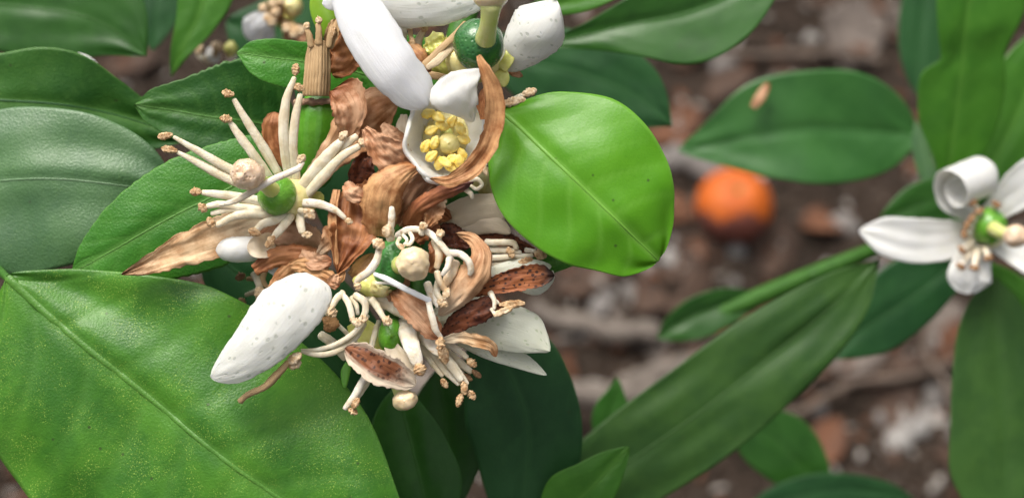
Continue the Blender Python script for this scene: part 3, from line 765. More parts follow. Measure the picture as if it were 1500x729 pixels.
leaf('thin pale bluish leaf edge above the curled petal of the right hand flower',
     [(1385, 300, -11.5, 4, 4), (1362, 260, -11.5, 13, 13), (1348, 215, -11.5, 12, 12), (1342, 175, -11.5, 2, 2)], 'leaf_blue', n=30, m=17, seed=29, midrib=False)
leaf('green leaf behind the left petal of the right hand flower',
     [(1450, 290, -11.5, 8, 8), (1400, 290, -11.5, 32, 32), (1350, 300, -11.5, 34, 34), (1310, 318, -11.5, 20, 20), (1285, 332, -11.5, 4, 4)], 'leaf_far', n=36, m=21, seed=30, mr=2)
leaf('broad olive green leaf in the lower right corner',
     [(1450, 400, -8.2, 10, 10), (1458, 460, -8.2, 44, 50), (1465, 540, -8.2, 60, 70), (1472, 620, -8.2, 70, 80), (1475, 700, -8.2, 76, 80), (1480, 820, -8.2, 10, 10)], 'leaf_moss', n=44, m=25, seed=31, mr=2)
leaf('green leaf tucked behind the right hand flower at the right edge',
     [(1420, 380, -9.2, 6, 6), (1465, 420, -9.2, 30, 34), (1510, 470, -9.2, 40, 40), (1570, 540, -9.2, 5, 5)], 'leaf_right', n=36, m=21, seed=32, mr=2)
leaf('glossy dark leaf reaching in from the top right of the cluster',
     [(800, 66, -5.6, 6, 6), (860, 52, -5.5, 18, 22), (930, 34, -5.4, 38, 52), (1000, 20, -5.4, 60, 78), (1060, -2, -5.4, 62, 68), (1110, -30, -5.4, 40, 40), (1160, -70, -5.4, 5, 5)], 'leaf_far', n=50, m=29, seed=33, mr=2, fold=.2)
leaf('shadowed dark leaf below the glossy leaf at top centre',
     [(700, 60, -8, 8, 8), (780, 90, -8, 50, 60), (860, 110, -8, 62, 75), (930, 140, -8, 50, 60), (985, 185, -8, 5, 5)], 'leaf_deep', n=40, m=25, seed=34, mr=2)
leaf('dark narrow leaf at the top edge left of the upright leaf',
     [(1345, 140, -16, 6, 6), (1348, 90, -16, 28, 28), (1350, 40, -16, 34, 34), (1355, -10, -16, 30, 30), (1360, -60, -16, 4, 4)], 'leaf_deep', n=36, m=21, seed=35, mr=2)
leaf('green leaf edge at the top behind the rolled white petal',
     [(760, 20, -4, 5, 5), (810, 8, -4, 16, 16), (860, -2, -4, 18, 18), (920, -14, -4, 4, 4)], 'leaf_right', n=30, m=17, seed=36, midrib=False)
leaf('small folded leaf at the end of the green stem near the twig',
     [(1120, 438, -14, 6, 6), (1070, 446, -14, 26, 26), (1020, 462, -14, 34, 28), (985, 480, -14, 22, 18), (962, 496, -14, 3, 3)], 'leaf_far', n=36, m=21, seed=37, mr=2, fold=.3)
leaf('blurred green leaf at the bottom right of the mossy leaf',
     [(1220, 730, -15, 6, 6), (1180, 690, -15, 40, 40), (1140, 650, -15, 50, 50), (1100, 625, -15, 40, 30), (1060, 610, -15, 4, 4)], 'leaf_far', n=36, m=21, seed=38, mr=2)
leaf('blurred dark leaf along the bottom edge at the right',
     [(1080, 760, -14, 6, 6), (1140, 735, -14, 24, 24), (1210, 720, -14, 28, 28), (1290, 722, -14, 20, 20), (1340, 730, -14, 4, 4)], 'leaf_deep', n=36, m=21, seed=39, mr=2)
leaf('large dark glossy leaf in the upper left corner',
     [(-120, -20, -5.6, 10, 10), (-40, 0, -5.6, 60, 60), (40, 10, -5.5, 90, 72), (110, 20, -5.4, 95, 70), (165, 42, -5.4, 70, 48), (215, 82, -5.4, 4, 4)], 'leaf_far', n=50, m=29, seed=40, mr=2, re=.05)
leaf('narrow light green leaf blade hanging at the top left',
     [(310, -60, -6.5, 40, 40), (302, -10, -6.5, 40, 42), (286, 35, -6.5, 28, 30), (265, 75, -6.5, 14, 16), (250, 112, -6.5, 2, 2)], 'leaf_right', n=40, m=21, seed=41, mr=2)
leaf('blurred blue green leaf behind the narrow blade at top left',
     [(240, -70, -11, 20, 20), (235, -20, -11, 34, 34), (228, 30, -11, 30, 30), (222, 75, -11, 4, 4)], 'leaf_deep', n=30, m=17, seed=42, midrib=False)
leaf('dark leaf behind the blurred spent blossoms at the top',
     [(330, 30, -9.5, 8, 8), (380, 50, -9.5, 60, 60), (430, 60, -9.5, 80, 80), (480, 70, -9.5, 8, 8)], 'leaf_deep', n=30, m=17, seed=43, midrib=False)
# the green stem that carries the small folded leaf
t = Thing('green_shoot', 'green stem running behind the long left petal of the right hand flower', 'shoot', (1275, 368, -13))
t.add('stem', tube([(1420, 322, -11, 7), (1340, 345, -12, 9), (1270, 370, -13, 11), (1190, 402, -13.5, 13), (1100, 440, -14, 14), (1030, 470, -14.2, 10), (985, 492, -14.3, 5)], 20, 10), M['stem_dull'])
t.add('node', blob(1190, 402, -13.5, 15, 13, 14, lump=.3, seed=4), M['stem_dull'])

# ------------------------------------------------------------------ blossoms
sidx = [0]; SK = [1.0]
def stamen(t, pts, anther=None, mat='filament', amat='anther', flat=.75, n=14, tear=0.0, groove=.4, lump=.3, curl=0.0):
    """pts rows px, py, z, radius px; anther = (from, to, radius px) in px, py, z"""
    sidx[0] += 1
    pts = [(x, y, z, r * SK[0] * (.84 - .14 * i / (len(pts) - 1))) for i, (x, y, z, r) in enumerate(pts)]
    s = t.add('stamen', tube(pts, n, 12, flat=flat * .8, lump=.09, seed=sidx[0]), M[mat])
    if anther:
        a, b, r = anther
        t.add('anther', pod(a, b, r * (1 if amat == 'anther_yellow' else .82), seed=sidx[0], groove=groove, lump=lump, tear=tear, curl=curl), M[amat], s)
    return s

def petal(t, ctrl, mat, n=34, m=17, th=.022, seed=None, wr=.03, ruf=.0, rs=0.0, re=.12, label=None, rf=4, wf=(2.5, 2.0), side=None):
    sidx[0] += 1
    dry = mat.startswith('brown') or mat == 'straw'
    if dry: n, m, th = max(n, 60), max(m, 33), .02
    o = t.add('petal', sheet(ctrl, n, m, th=th, wr=wr, ruf=ruf, rf=rf, wf=wf, seed=seed or sidx[0], rs=rs, re=re, side=side,
                             jag=.09 if dry else .025, crk=.034 if dry else .010), M[mat])
    if label: o['label'] = label
    return o

# --- leftmost open blossom
t = Thing('citrus_blossom', 'open blossom with long cream stamens and a green ovary, leftmost of the cluster', 'blossom', (432, 292, -.3))
t.add('receptacle', blob(430, 292, -.02, 29, 31, 26, lump=.1, seed=2), M['disc'])
t.add('ovary', blob(406, 286, .22, 29, 29, 29, lump=.06, seed=3), M['ovary_bright'])
sty = t.add('style', tube([(402, 281, .40, 13), (388, 270, .62, 11), (372, 261, .8, 10)], 10, 12), M['style_green'])
t.add('stigma', blob(362, 255, .92, 25, 23, 23, lump=.14, seed=5, freq=2.2, ns=36, nr=24), M['stigma'])
A = lambda x, y, z, dx, dy, r: ((x - dx, y - dy, z), (x + dx, y + dy, z), r)
stamen(t, [(410, 258, -.05, 8), (385, 215, .1, 9), (358, 172, .2, 8), (343, 146, .25, 5)], A(334, 137, .28, 8, 2, 7))
stamen(t, [(395, 262, -.02, 9), (372, 228, .15, 9), (347, 194, .22, 8), (337, 179, .25, 5)], A(331, 174, .28, 8, 1, 7))
stamen(t, [(402, 274, .0, 8), (345, 252, .12, 9), (295, 224, .2, 8), (255, 201, .25, 4)], A(242, 199, .26, 10, -2, 6.5))
stamen(t, [(398, 282, .0, 8), (340, 264, .10, 9), (295, 241, .15, 8), (260, 223, .18, 4)], A(248, 219, .2, 11, 2, 6.5))
stamen(t, [(424, 262, .0, 8), (416, 205, .2, 10), (418, 152, .3, 9), (431, 114, .35, 5)], A(433, 102, .36, 1, -8, 7))
stamen(t, [(434, 262, .0, 8), (429, 220, .15, 9), (432, 176, .25, 9), (440, 139, .3, 6)], A(437, 128, .32, 8, 3, 7))
stamen(t, [(322, 300, .45, 3), (345, 294, .62, 6), (372, 279, .78, 6.5), (400, 263, .82, 6.5), (428, 251, .8, 6.5), (443, 243, .75, 6), (444, 238, .74, 4)], A(441, 233, .74, 5, -5, 7.5), mat='filament_white', amat='anther_pale')
stamen(t, [(396, 298, .1, 9), (350, 289, .2, 9), (318, 284, .25, 8), (297, 282, .27, 6)], A(287, 281, .28, 8, 0, 7))
stamen(t, [(404, 312, .1, 9), (350, 304, .22, 8), (322, 299, .25, 7), (304, 302, .25, 6)], A(297, 304, .26, 5, 5, 7))
stamen(t, [(402, 309, .12, 8), (365, 308, .2, 8), (338, 306, .22, 7), (310, 313, .2, 5)], None)
stamen(t, [(408, 318, .1, 9), (370, 313, .2, 9), (343, 317, .25, 8), (318, 330, .25, 6)], A(309, 326, .27, 4, 7, 7))
stamen(t, [(418, 316, .15, 8), (402, 323, .25, 8), (385, 328, .3, 8), (375, 337, .3, 7)], A(373, 340, .32, 8, 3, 7))
stamen(t, [(426, 316, .15, 8), (418, 328, .25, 8), (407, 340, .3, 8), (400, 349, .3, 6)], A(396, 354, .33, 5, -8, 7))
stamen(t, [(440, 312, .1, 8), (440, 326, .2, 8.5), (443, 340, .25, 8)], A(450, 344, .28, 7, -1, 6), amat='anther_pale')
stamen(t, [(438, 308, .2, 5), (446, 309, .3, 5)], A(453, 313, .36, 7, 6, 8.5), amat='anther_pale')
stamen(t, [(444, 297, .15, 8), (468, 299, .3, 8), (490, 307, .35, 7), (505, 319, .35, 5)], A(511, 324, .36, 5, 1, 6), mat='filament_white', amat='anther_pale')
stamen(t, [(440, 276, .05, 11), (470, 240, .2, 12), (492, 215, .3, 10), (500, 206, .32, 7)], A(503, 199, .34, 5, -6, 6.5), amat='anther_pale')
stamen(t, [(448, 272, .0, 10), (476, 238, .15, 11), (505, 212, .25, 9), (522, 200, .28, 7)], None)
stamen(t, [(450, 284, .08, 9), (474, 258, .2, 10), (500, 230, .3, 9), (526, 214, .32, 7)], A(531, 209, .33, 4, 5, 7), amat='anther_pale')
petal(t, [(412, 314, -.25, 12, 12, 10), (365, 328, -.12, 26, 24, 15), (310, 346, -.08, 34, 24, 20), (262, 366, -.1, 26, 20, 25), (215, 387, -.12, 16, 11, 30), (178, 402, -.12, 4, 3, 20)], 'brown_tan', ruf=.05, wr=.04, label='long tan withered petal')
petal(t, [(448, 272, -.25, 12, 12, 0), (486, 222, -.1, 18, 28, 10), (520, 188, .0, 34, 36, 10), (556, 160, .08, 36, 28, -10), (584, 146, .1, 22, 12, -20)], 'brown_pink', ruf=.05, wr=.06)
petal(t, [(508, 205, -.1, 8, 10, 0), (507, 182, .12, 14, 24, 40), (502, 160, .2, 16, 40, 50), (484, 134, .15, 3, 40, 30)], 'brown_pale', ruf=.04, wr=.05)
petal(t, [(432, 258, -.5, 8, 8, 0), (412, 222, -.45, 14, 16, 40), (400, 192, -.4, 16, 20, 50), (402, 164, -.42, 10, 14, 30)], 'brown_rust', wr=.05)
petal(t, [(470, 366, -.3, 20, 20, -30), (440, 350, -.1, 26, 26, -50), (405, 346, .0, 20, 24, -50), (380, 362, -.05, 8, 12, -20)], 'brown_pale', wr=.05, label='pinkish withered petal under the stamens')
petal(t, [(381, 363, .06, 18, 18, -75), (366, 364, .16, 20, 19, -80), (346, 365, .22, 20, 19, -80), (328, 366, .18, 18, 18, -72), (317, 367, .02, 14, 15, -55)], 'petal_white', label='white petal tip rolled like a hood', wr=.015, re=.1)
petal(t, [(402, 356, .0, 15, 15, 30), (388, 360, .12, 18, 18, 50), (374, 362, .2, 16, 16, 55), (362, 363, .2, 6, 6, 30)], 'petal_cream', wr=.03)
petal(t, [(372, 395, .12, 8, 10, 20), (400, 378, .18, 14, 15, -40), (440, 374, .15, 16, 16, -50), (482, 380, .05, 10, 10, -30)], 'brown_rust', ruf=.06, wr=.06)
petal(t, [(388, 380, .0, 3, 3, 0), (400, 392, .05, 9, 9, 20), (408, 405, .05, 4, 4, 0)], 'petal_dotted', wr=.02)
# sepal bits by the receptacle
t.add('sepal', sheet([(448, 300, -.1, 10, 10), (462, 292, -.05, 12, 12, 30), (474, 286, .0, 6, 6)], 14, 9, th=.04), M['disc_green'])

# --- spent blossom with the straw coloured stamen tube
t = Thing('spent_blossom', 'spent blossom with a straw coloured stamen bundle on a thick green calyx', 'blossom', (466, 245, -.6))
t.add('calyx', tube([(462, 262, -.75, 22), (464, 235, -.65, 27), (466, 195, -.55, 31), (469, 165, -.52, 31), (469, 150, -.55, 27)], 18, 30, ridge=9, rid=.035), M['stem_green'])
t.add('calyx_rim', tube([(432, 150, -.32, 4), (448, 149, -.22, 5), (466, 150, -.18, 5), (485, 148, -.22, 5), (500, 147, -.34, 4)], 20, 8, lump=.4, seed=3), M['ring_brown'])
for dx, z in ((-16, -.12), (-12, -.05), (-8, 0), (-4, .02), (0, .03), (4, .03), (8, 0), (12, -.04), (16, -.12)):
    sidx[0] += 1
    t.add('stamen', tube([(463 + dx * 1.05, 139, z - .05, 3.6), (465 + dx, 105, z, 3.5), (466 + dx * .9, 78, z, 3.3), (467 + dx * .85, 56 + abs(dx) * .6, z, 2.6)], 12, 8, lump=.2, seed=sidx[0]), M['straw'])
stamen(t, [(456, 68, .02, 6), (453, 52, .05, 6), (449, 42, .05, 5)], A(449, 38, .06, 3, -4, 6), mat='straw', amat='anther_pale')
stamen(t, [(467, 64, .05, 7), (467, 45, .08, 6), (466, 36, .08, 6)], A(467, 30, .09, 4, -1, 7), mat='straw', amat='anther_pale')
stamen(t, [(481, 68, -.02, 6), (484, 50, .0, 6), (486, 40, .0, 5)], A(487, 48, 0, 3, -8, 6), mat='straw', amat='anther')
petal(t, [(482, 104, -.35, 10, 14, 0), (500, 88, -.3, 28, 26, -20), (510, 60, -.25, 26, 24, -30), (505, 30, -.3, 10, 10, 0)], 'brown_rust', ruf=.05, wr=.08, wf=(4, 3))
petal(t, [(480, 70, -.1, 8, 8, 30), (488, 45, -.05, 10, 10, 40), (492, 28, -.08, 5, 5, 20)], 'straw', wr=.08)

# --- top blossom with the dark green ovary
t = Thing('citrus_blossom', 'blossom with a round dark green ovary and thick style at the top of the cluster', 'blossom', (695, 95, -.2))
t.add('receptacle', blob(690, 92, .05, 42, 28, 30, lump=.15, seed=7), M['disc'])
t.add('receptacle', blob(660, 90, -.05, 34, 26, 24, lump=.35, seed=8, freq=2.5), M['disc_green'])
t.add('ovary', blob(701, 66, .5, 38, 39, 38, lump=.05, seed=9, ns=32, nr=22), M['ovary_dark'])
t.add('style', tube([(711, 58, .86, 15.5), (715, 40, 1.1, 13), (718, 20, 1.25, 14), (719, 8, 1.3, 17)], 12, 18), M['style_green'])
t.add('stigma', blob(719, -4, 1.32, 26, 18, 24, lump=.12, seed=11), M['stigma_cream'])
petal(t, [(738, 102, -.05, 12, 12, -40), (756, 80, .2, 34, 30, -65), (780, 50, .4, 44, 42, -72), (800, 24, .42, 42, 38, -70), (815, 2, .3, 26, 22, -60)], 'petal_dotted', m=25, wr=.02, re=.22, rs=.05, label='rolled scoop-like white petal')
petal(t, [(500, -36, .25, 22, 22, -30), (516, 0, .5, 35, 33, -40), (540, 45, .75, 41, 39, -42), (575, 98, .85, 38, 38, -40), (600, 128, .75, 36, 33, -35), (618, 147, .66, 33, 28, -26), (627, 156, .6, 30, 24, -20)], 'petal_cool', m=25, wr=.012, rs=.05, re=.13, label='large bluish white petal lying across the others')
petal(t, [(480, -22, .2, 10, 10, -20), (530, -10, .3, 34, 34, -40), (590, -2, .35, 42, 40, -45), (650, -4, .3, 44, 38, -45), (716, -12, .15, 22, 22, -20)], 'petal_dotted', m=25, wr=.012, re=.1, label='speckled white petal along the top edge')
petal(t, [(500, -10, -.05, 10, 10, 0), (486, 2, -.05, 14, 12, -20), (472, 6, -.08, 4, 4, 0)], 'petal_cool', wr=.01)
t.add('sepal', sheet([(735, 102, .1, 8, 8, 30), (746, 84, .15, 8, 8, 30), (746, 62, .1, 3, 3, 0)], 14, 9, th=.05, seed=3), M['disc_green'])
t.add('sepal', sheet([(728, 100, .05, 12, 12, 20), (736, 116, .1, 11, 11, 20), (738, 128, .1, 4, 4, 0)], 14, 9, th=.05, seed=4), M['disc_green'])
t.add('sepal', sheet([(655, 66, .0, 12, 12, 30), (638, 66, .05, 17, 17, 30), (622, 74, .0, 6, 6, 0)], 24, 15, th=.05, seed=5, wr=.08, jag=.25, crk=.08), M['disc_green'])
stamen(t, [(682, 34, .15, 5), (664, 54, .25, 6), (645, 72, .35, 7), (622, 95, .38, 8)], None, mat='straw', flat=.35)
stamen(t, [(664, 66, .2, 6), (650, 80, .35, 8), (637, 92, .42, 8), (626, 99, .42, 6)], None, mat='straw_pale', flat=.35)
stamen(t, [(606, 108, .1, 7), (630, 110, .15, 8), (654, 114, .12, 6)], None, mat='straw', flat=.4)
stamen(t, [(585, 40, -.1, 14), (585, 55, -.05, 15), (588, 72, -.1, 12)], None, mat='filament', flat=.5)
stamen(t, [(601, 40, .0, 4), (602, 55, .05, 4), (606, 68, .05, 4)], A(604, 62, .06, 1, 8, 5), mat='straw', amat='anther')
stamen(t, [(610, 80, -.1, 8), (613, 60, -.05, 8), (620, 46, .0, 6)], A(622, 42, .02, 3, -4, 6), mat='straw_pale', amat='anther')
petal(t, [(585, 85, -.05, 10, 10, 0), (600, 76, .1, 16, 14, -60), (614, 86, .15, 14, 14, -60), (622, 102, .1, 10, 10, -30)], 'brown_orange', wr=.08, ruf=.06)
petal(t, [(566, 32, .1, 4, 4, 0), (572, 40, .2, 8, 8, 30), (575, 50, .2, 3, 3, 0)], 'brown_purple', wr=.06)
petal(t, [(610, 96, .2, 3, 3, 0), (620, 98, .28, 6, 6, 20), (632, 104, .3, 4, 4, 0)], 'brown_rust', wr=.08)
petal(t, [(745, 103, -.2, 4, 4, 0), (756, 108, -.15, 6, 6, 20), (766, 112, -.15, 2, 2, 0)], 'brown_pale')
t.add('pedicel', tube([(690, 100, -.2, 12), (670, 130, -.8, 11), (640, 190, -1.4, 11)], 10, 10), M['stem_dull'])

# --- half open bud with yellow anthers
t = Thing('citrus_blossom', 'half open white blossom with a ring of yellow anthers, top middle of the cluster', 'blossom', (655, 210, -.4))
def cup(name, poly, cx, cy, a0, a1, ztop, zbot, inner, mat, th=.04, seed=0, wav=.02, outm=.55):
    """one petal of a cup: part of a bowl between two angles (deg) of the rim polygon"""
    pa = np.array([math.degrees(math.atan2(-(y - cy), x - cx)) % 360 for x, y in poly]); pr = np.array([math.hypot(x - cx, y - cy) for x, y in poly])
    o = np.argsort(pa); pa, pr = pa[o], pr[o]
    an = np.linspace(a0, a1, 40)
    rim = np.interp(an % 360, np.concatenate([pa - 360, pa, pa + 360]), np.tile(pr, 3))
    rows = np.linspace(0, 1, 12)
    F = np.zeros((40, 12, 3)); B = np.zeros((40, 12, 3))
    for i, a in enumerate(an):
        for j, q in enumerate(rows):
            edge = 1 - .25 * (abs(i / 39 * 2 - 1) ** 4)
            r = rim[i] * (inner + (1 - inner) * q ** .8)
            z = zbot + (ztop * edge - zbot) * q ** 1.15 + wav * math.sin(i * .55 + seed) * q
            r = r * (1 + .045 * q * math.sin(i * .29 + seed * 2.1) + .02 * q * math.sin(i * .63 + seed))
            z += .05 * q * math.sin(i * .41 + seed * 1.3)
            r2 = r + 3 * q + 2.5
            ca, sa = math.cos(math.radians(a)), math.sin(math.radians(a))
            F[i, j] = P(cx + r * ca, cy - r * sa, z); B[i, j] = P(cx + (r2) * ca, cy - (r2) * sa, z - th)
    v, f = grid_closed(F, B, 40, 12)
    U, V = np.meshgrid(np.linspace(0, 1, 12), np.linspace(0, 1, 40))
    uv = np.stack([U.ravel(), V.ravel()], 1)
    return t.add(name, dict(v=v, f=f[:, ::-1], uv=np.concatenate([uv, uv])), M[mat])
rim = [(628, 128), (612, 150), (600, 185), (600, 222), (616, 250), (645, 267), (678, 254), (704, 220), (710, 190), (700, 160), (688, 130), (655, 113)]
cup('petal', rim, 655, 203, 118, 262, .55, .06, .62, 'petal_bud', seed=1)
cup('petal', [(655 + (x - 655) * .95, 203 + (y - 203) * .95) for x, y in rim], 655, 203, -55, 70, .42, .06, .6, 'petal_bud', seed=3)
cup('petal', [(655 + (x - 655) * .93, 203 + (y - 203) * .93) for x, y in rim], 655, 203, 60, 150, .3, .05, .6, 'petal_bud', seed=5)
cup('petal', [(655 + (x - 655) * .98, 203 + (y - 203) * .98) for x, y in rim], 655, 203, 215, 325, .48, .04, .6, 'petal_bud', seed=8)
t.add('receptacle', blob(655, 203, -.0, 40, 46, 10, seed=1), M['disc'])
petal(t, [(690, 178, .45, 5, 5, 0), (684, 158, .68, 26, 18, -10), (673, 136, .82, 44, 30, -20), (664, 114, .8, 34, 42, -20), (661, 106, .78, 10, 30, -20)], 'petal_bud', m=21, wr=.02, re=.1, label='petal flap folded over the opening')
yel = [(628, 166, 20), (643, 172, -25), (663, 177, 60), (633, 190, 25), (674, 187, 125), (678, 204, 165), (624, 213, 60), (637, 208, 70), (676, 225, 120), (665, 232, 10), (653, 238, -30), (643, 238, 80), (633, 228, 40), (673, 236, 100), (661, 245, -35), (647, 184, 160)]
for i, (x, y, an) in enumerate(yel):
    ca, sa = math.cos(math.radians(an)), math.sin(math.radians(an))
    z = .34 + .06 * math.sin(i * 2.1)
    mx, my = 655 + (x - 655) * .72, 205 + (y - 205) * .72
    L = 9.5
    stamen(t, [(mx, my, .02, 4), ((x + mx) / 2, (y + my) / 2, .15, 4), (x, y, z - .05, 2.5)],
           ((x - ca * L, y + sa * L, z), (x + ca * L * .9, y - sa * L * .9, z + .06), 8.6), mat='filament', amat='anther_yellow', groove=.45, lump=.12, tear=.35)
t.add('style', tube([(653, 186, .0, 9), (655, 200, .12, 10), (657, 208, .24, 11)], 8, 12), M['style_green'])
t.add('stigma', blob(657, 211, .32, 17, 16, 14, lump=.1, seed=13), M['stigma_yellow'])
petal(t, [(701, 82, .95, 4, 4, 20), (710, 102, 1.0, 9, 8, 40), (722, 135, .95, 14, 13, 50), (724, 175, .85, 15, 14, 50), (713, 215, .8, 15, 14, 45), (690, 246, .75, 15, 13, 40), (660, 264, .7, 10, 9, 30), (630, 262, .55, 4, 4, 10)], 'brown_orange', n=60, m=17, wr=.06, wf=(7, 2), ruf=.05, label='brown withered petal wrapped round the right side')
petal(t, [(708, 175, .6, 4, 4, 0), (706, 150, .65, 8, 8, 40), (708, 130, .65, 3, 3, 0)], 'brown_rust', wr=.06)
stamen(t, [(728, 158, .2, 5), (745, 150, .25, 5)], A(752, 149, .3, 17, -3, 8), amat='anther_pale', groove=.3)
stamen(t, [(752, 146, .15, 5), (765, 140, .15, 6)], A(775, 136, .15, 10, -4, 8), amat='anther_pale', groove=.2)

# --- rust brown withered blossom in the middle
SK[0] = .8
t = Thing('withered_blossom', 'withered blossom with curling rust brown petals in the middle of the cluster', 'blossom', (570, 330, -.4))
petal(t, [(556, 346, .25, 22, 20, -40), (556, 312, .5, 30, 28, -55), (566, 276, .62, 30, 26, -55), (590, 255, .58, 20, 16, -45), (615, 244, .45, 7, 6, -20)], 'brown_orange', m=25, n=44, wr=.03, ruf=.02, re=.1, label='broad tan petal curling over')
petal(t, [(512, 276, -.05, 26, 18, 20), (520, 305, .1, 36, 30, 35), (518, 345, .2, 32, 34, 40), (506, 378, .25, 14, 20, 35), (494, 402, .22, 3, 4, 10)], 'brown_rust', m=21, n=40, wr=.07, ruf=.06, wf=(4, 3))
petal(t, [(494, 278, .12, 5, 6, 20), (489, 310, .25, 5, 8, 40), (489, 345, .3, 5, 7, 40), (495, 388, .28, 3, 5, 20)], 'brown_orange', wr=.08, ruf=.05)
petal(t, [(535, 188, .45, 5, 5, 20), (548, 205, .5, 14, 16, 25), (566, 224, .5, 24, 24, 20), (590, 240, .4, 26, 22, 0), (612, 246, .3, 10, 10, 0)], 'brown_pale', wr=.06, ruf=.04, wf=(4, 3))
petal(t, [(540, 292, -.25, 18, 18, 20), (528, 262, -.1, 18, 22, 35), (534, 238, -.05, 14, 18, 30), (552, 226, -.1, 6, 6, 10)], 'brown_rust_dark', wr=.07, ruf=.05)
petal(t, [(585, 330, -.1, 26, 26, 0), (602, 296, .0, 32, 32, 25), (622, 268, .05, 30, 30, 20), (648, 250, .0, 20, 20, 0)], 'brown_pale', wr=.06, wf=(2, 5), label='pinkish streaked petal')
petal(t, [(598, 330, .1, 14, 16, -20), (612, 304, .38, 12, 13, -60), (640, 285, .48, 11, 12, -65), (672, 272, .5, 10, 11, -55), (694, 266, .45, 5, 5, -20)], 'brown_purple', wr=.06, ruf=.03, m=17)
petal(t, [(600, 345, .05, 14, 22, 0), (618, 325, .1, 22, 26, 30), (640, 312, .05, 16, 20, 20), (660, 320, -.05, 6, 6, 0)], 'brown_rust', wr=.07, wf=(3, 5))
petal(t, [(640, 350, -.1, 14, 14, 20), (660, 345, -.05, 18, 18, 20), (690, 360, -.05, 10, 10, 0)], 'brown_rust_dark', wr=.07)
petal(t, [(643, 462, .45, 6, 5, -20), (672, 432, .62, 22, 18, -50), (698, 400, .68, 26, 20, -55), (707, 372, .62, 20, 13, -50), (694, 350, .45, 12, 8, -30), (670, 342, .2, 5, 5, 0)], 'brown_pink', n=44, m=21, wr=.04, ruf=.02, rs=.06, label='brown petal arching on the right of the stigma')
petal(t, [(570, 418, .2, 5, 6, 10), (592, 440, .45, 18, 16, 20), (616, 464, .55, 22, 18, 15), (642, 494, .5, 12, 14, 10)], 'brown_pale', wr=.06, ruf=.03, rs=.1)
petal(t, [(425, 388, .2, 6, 8, 0), (446, 388, .25, 12, 14, -30), (470, 402, .3, 14, 14, -40), (492, 410, .3, 9, 9, -30), (505, 396, .25, 4, 5, 0)], 'brown_orange', wr=.08, ruf=.06, wf=(5, 3))
petal(t, [(432, 386, .15, 8, 8, 0), (410, 405, .15, 14, 10, -30), (395, 435, .15, 8, 6, -30), (386, 455, .1, 3, 3, 0)], 'brown_orange', wr=.06)
petal(t, [(497, 405, .35, 5, 5, 0), (488, 412, .38, 9, 9, 40), (496, 420, .36, 6, 6, 20)], 'brown_pale', wr=.1)
t.add('ovary', blob(575, 386, .35, 27, 42, 26, lump=.08, seed=21, ang=-15), M['ovary_mid'])
t.add('style', tube([(585, 388, .55, 14), (597, 387, .75, 12)], 8, 12), M['style_green'])
t.add('stigma', blob(605, 386, .92, 25, 25, 22, lump=.16, seed=22, freq=1.9, ns=36, nr=24), M['stigma_cream'])
t.add('receptacle', blob(546, 418, .2, 30, 17, 18, lump=.15, seed=23, ang=-15), M['disc_green'])
t.add('receptacle', blob(558, 420, .38, 15, 13, 10, lump=.5, seed=24, freq=2.5), M['disc'])
stamen(t, [(571, 350, .62, 8), (573, 330, .75, 8), (574, 312, .78, 8.5), (574, 304, .78, 7)], None, mat='filament_white')
stamen(t, [(576, 348, .6, 8), (568, 350, .72, 8)], A(567, 338, .78, 2, -8, 9), amat='anther_pale')
stamen(t, [(556, 362, .7, 7), (552, 380, .72, 9), (541, 397, .7, 10), (526, 408, .66, 9), (521, 416, .64, 6)], A(524, 419, .65, 2, 6, 6.5), mat='filament_white', amat='anther_pale')
t.add('anther', pod((547, 352, .75), (562, 362, .78), 8, seed=5, groove=.3), M['anther_pale'])
stamen(t, [(582, 346, .55, 8), (596, 337, .6, 8), (612, 336, .62, 8), (630, 342, .65, 8), (644, 356, .68, 8.5), (656, 370, .7, 8), (662, 380, .68, 6)], None, mat='filament_white', n=22)
for (x, y) in ((620, 331), (645, 342)):
    stamen(t, [(x - 3, y + 12, .66, 7), (x - 1, y + 5, .7, 6)], A(x, y, .72, 5, -2, 7.5), mat='filament_white', amat='anther_pale')
stamen(t, [(658, 370, .68, 8), (674, 372, .72, 8), (686, 382, .74, 8.5), (690, 396, .72, 8), (688, 402, .7, 6)], None, mat='filament_white', n=18)
stamen(t, [(600, 340, .6, 5), (604, 350, .75, 5), (599, 358, .8, 5), (592, 357, .82, 4)], None, mat='filament', n=16)
stamen(t, [(586, 348, .66, 4.5), (582, 356, .76, 4.5), (587, 364, .8, 4)], None, mat='filament')
stamen(t, [(590, 344, .7, 4), (596, 352, .8, 4), (590, 362, .82, 4)], A(588, 362, .83, 3, 5, 4.5), amat='anther_pale')
stamen(t, [(636, 352, .5, 8), (643, 372, .6, 9), (640, 392, .6, 8)], None, mat='filament_brown')
stamen(t, [(658, 378, .7, 7), (655, 392, .76, 7), (648, 402, .74, 6)], None, mat='filament_white')
stamen(t, [(668, 384, .55, 10), (660, 400, .6, 13), (652, 416, .62, 10)], None, mat='filament_brown', flat=.6)
stamen(t, [(640, 398, .62, 7), (644, 412, .68, 8), (652, 424, .66, 8)], None, mat='filament_brown')
stamen(t, [(626, 415, .45, 9), (632, 432, .6, 10), (642, 448, .66, 7)], A(648, 444, .7, 7, 4, 7), mat='filament_white', amat='anther_pale')
stamen(t, [(642, 412, .5, 8), (640, 430, .62, 8), (648, 440, .66, 6)], A(654, 430, .72, 3, -8, 6.5), mat='filament', amat='anther_pale')
stamen(t, [(548, 401, .72, 4), (566, 408, .78, 6.5), (592, 422, .8, 7.5), (630, 440, .7, 7)], None, mat='filament_cool', flat=.4, n=18)
stamen(t, [(552, 414, .68, 3), (572, 415, .74, 4), (600, 428, .76, 5)], None, mat='filament_white', flat=.4)
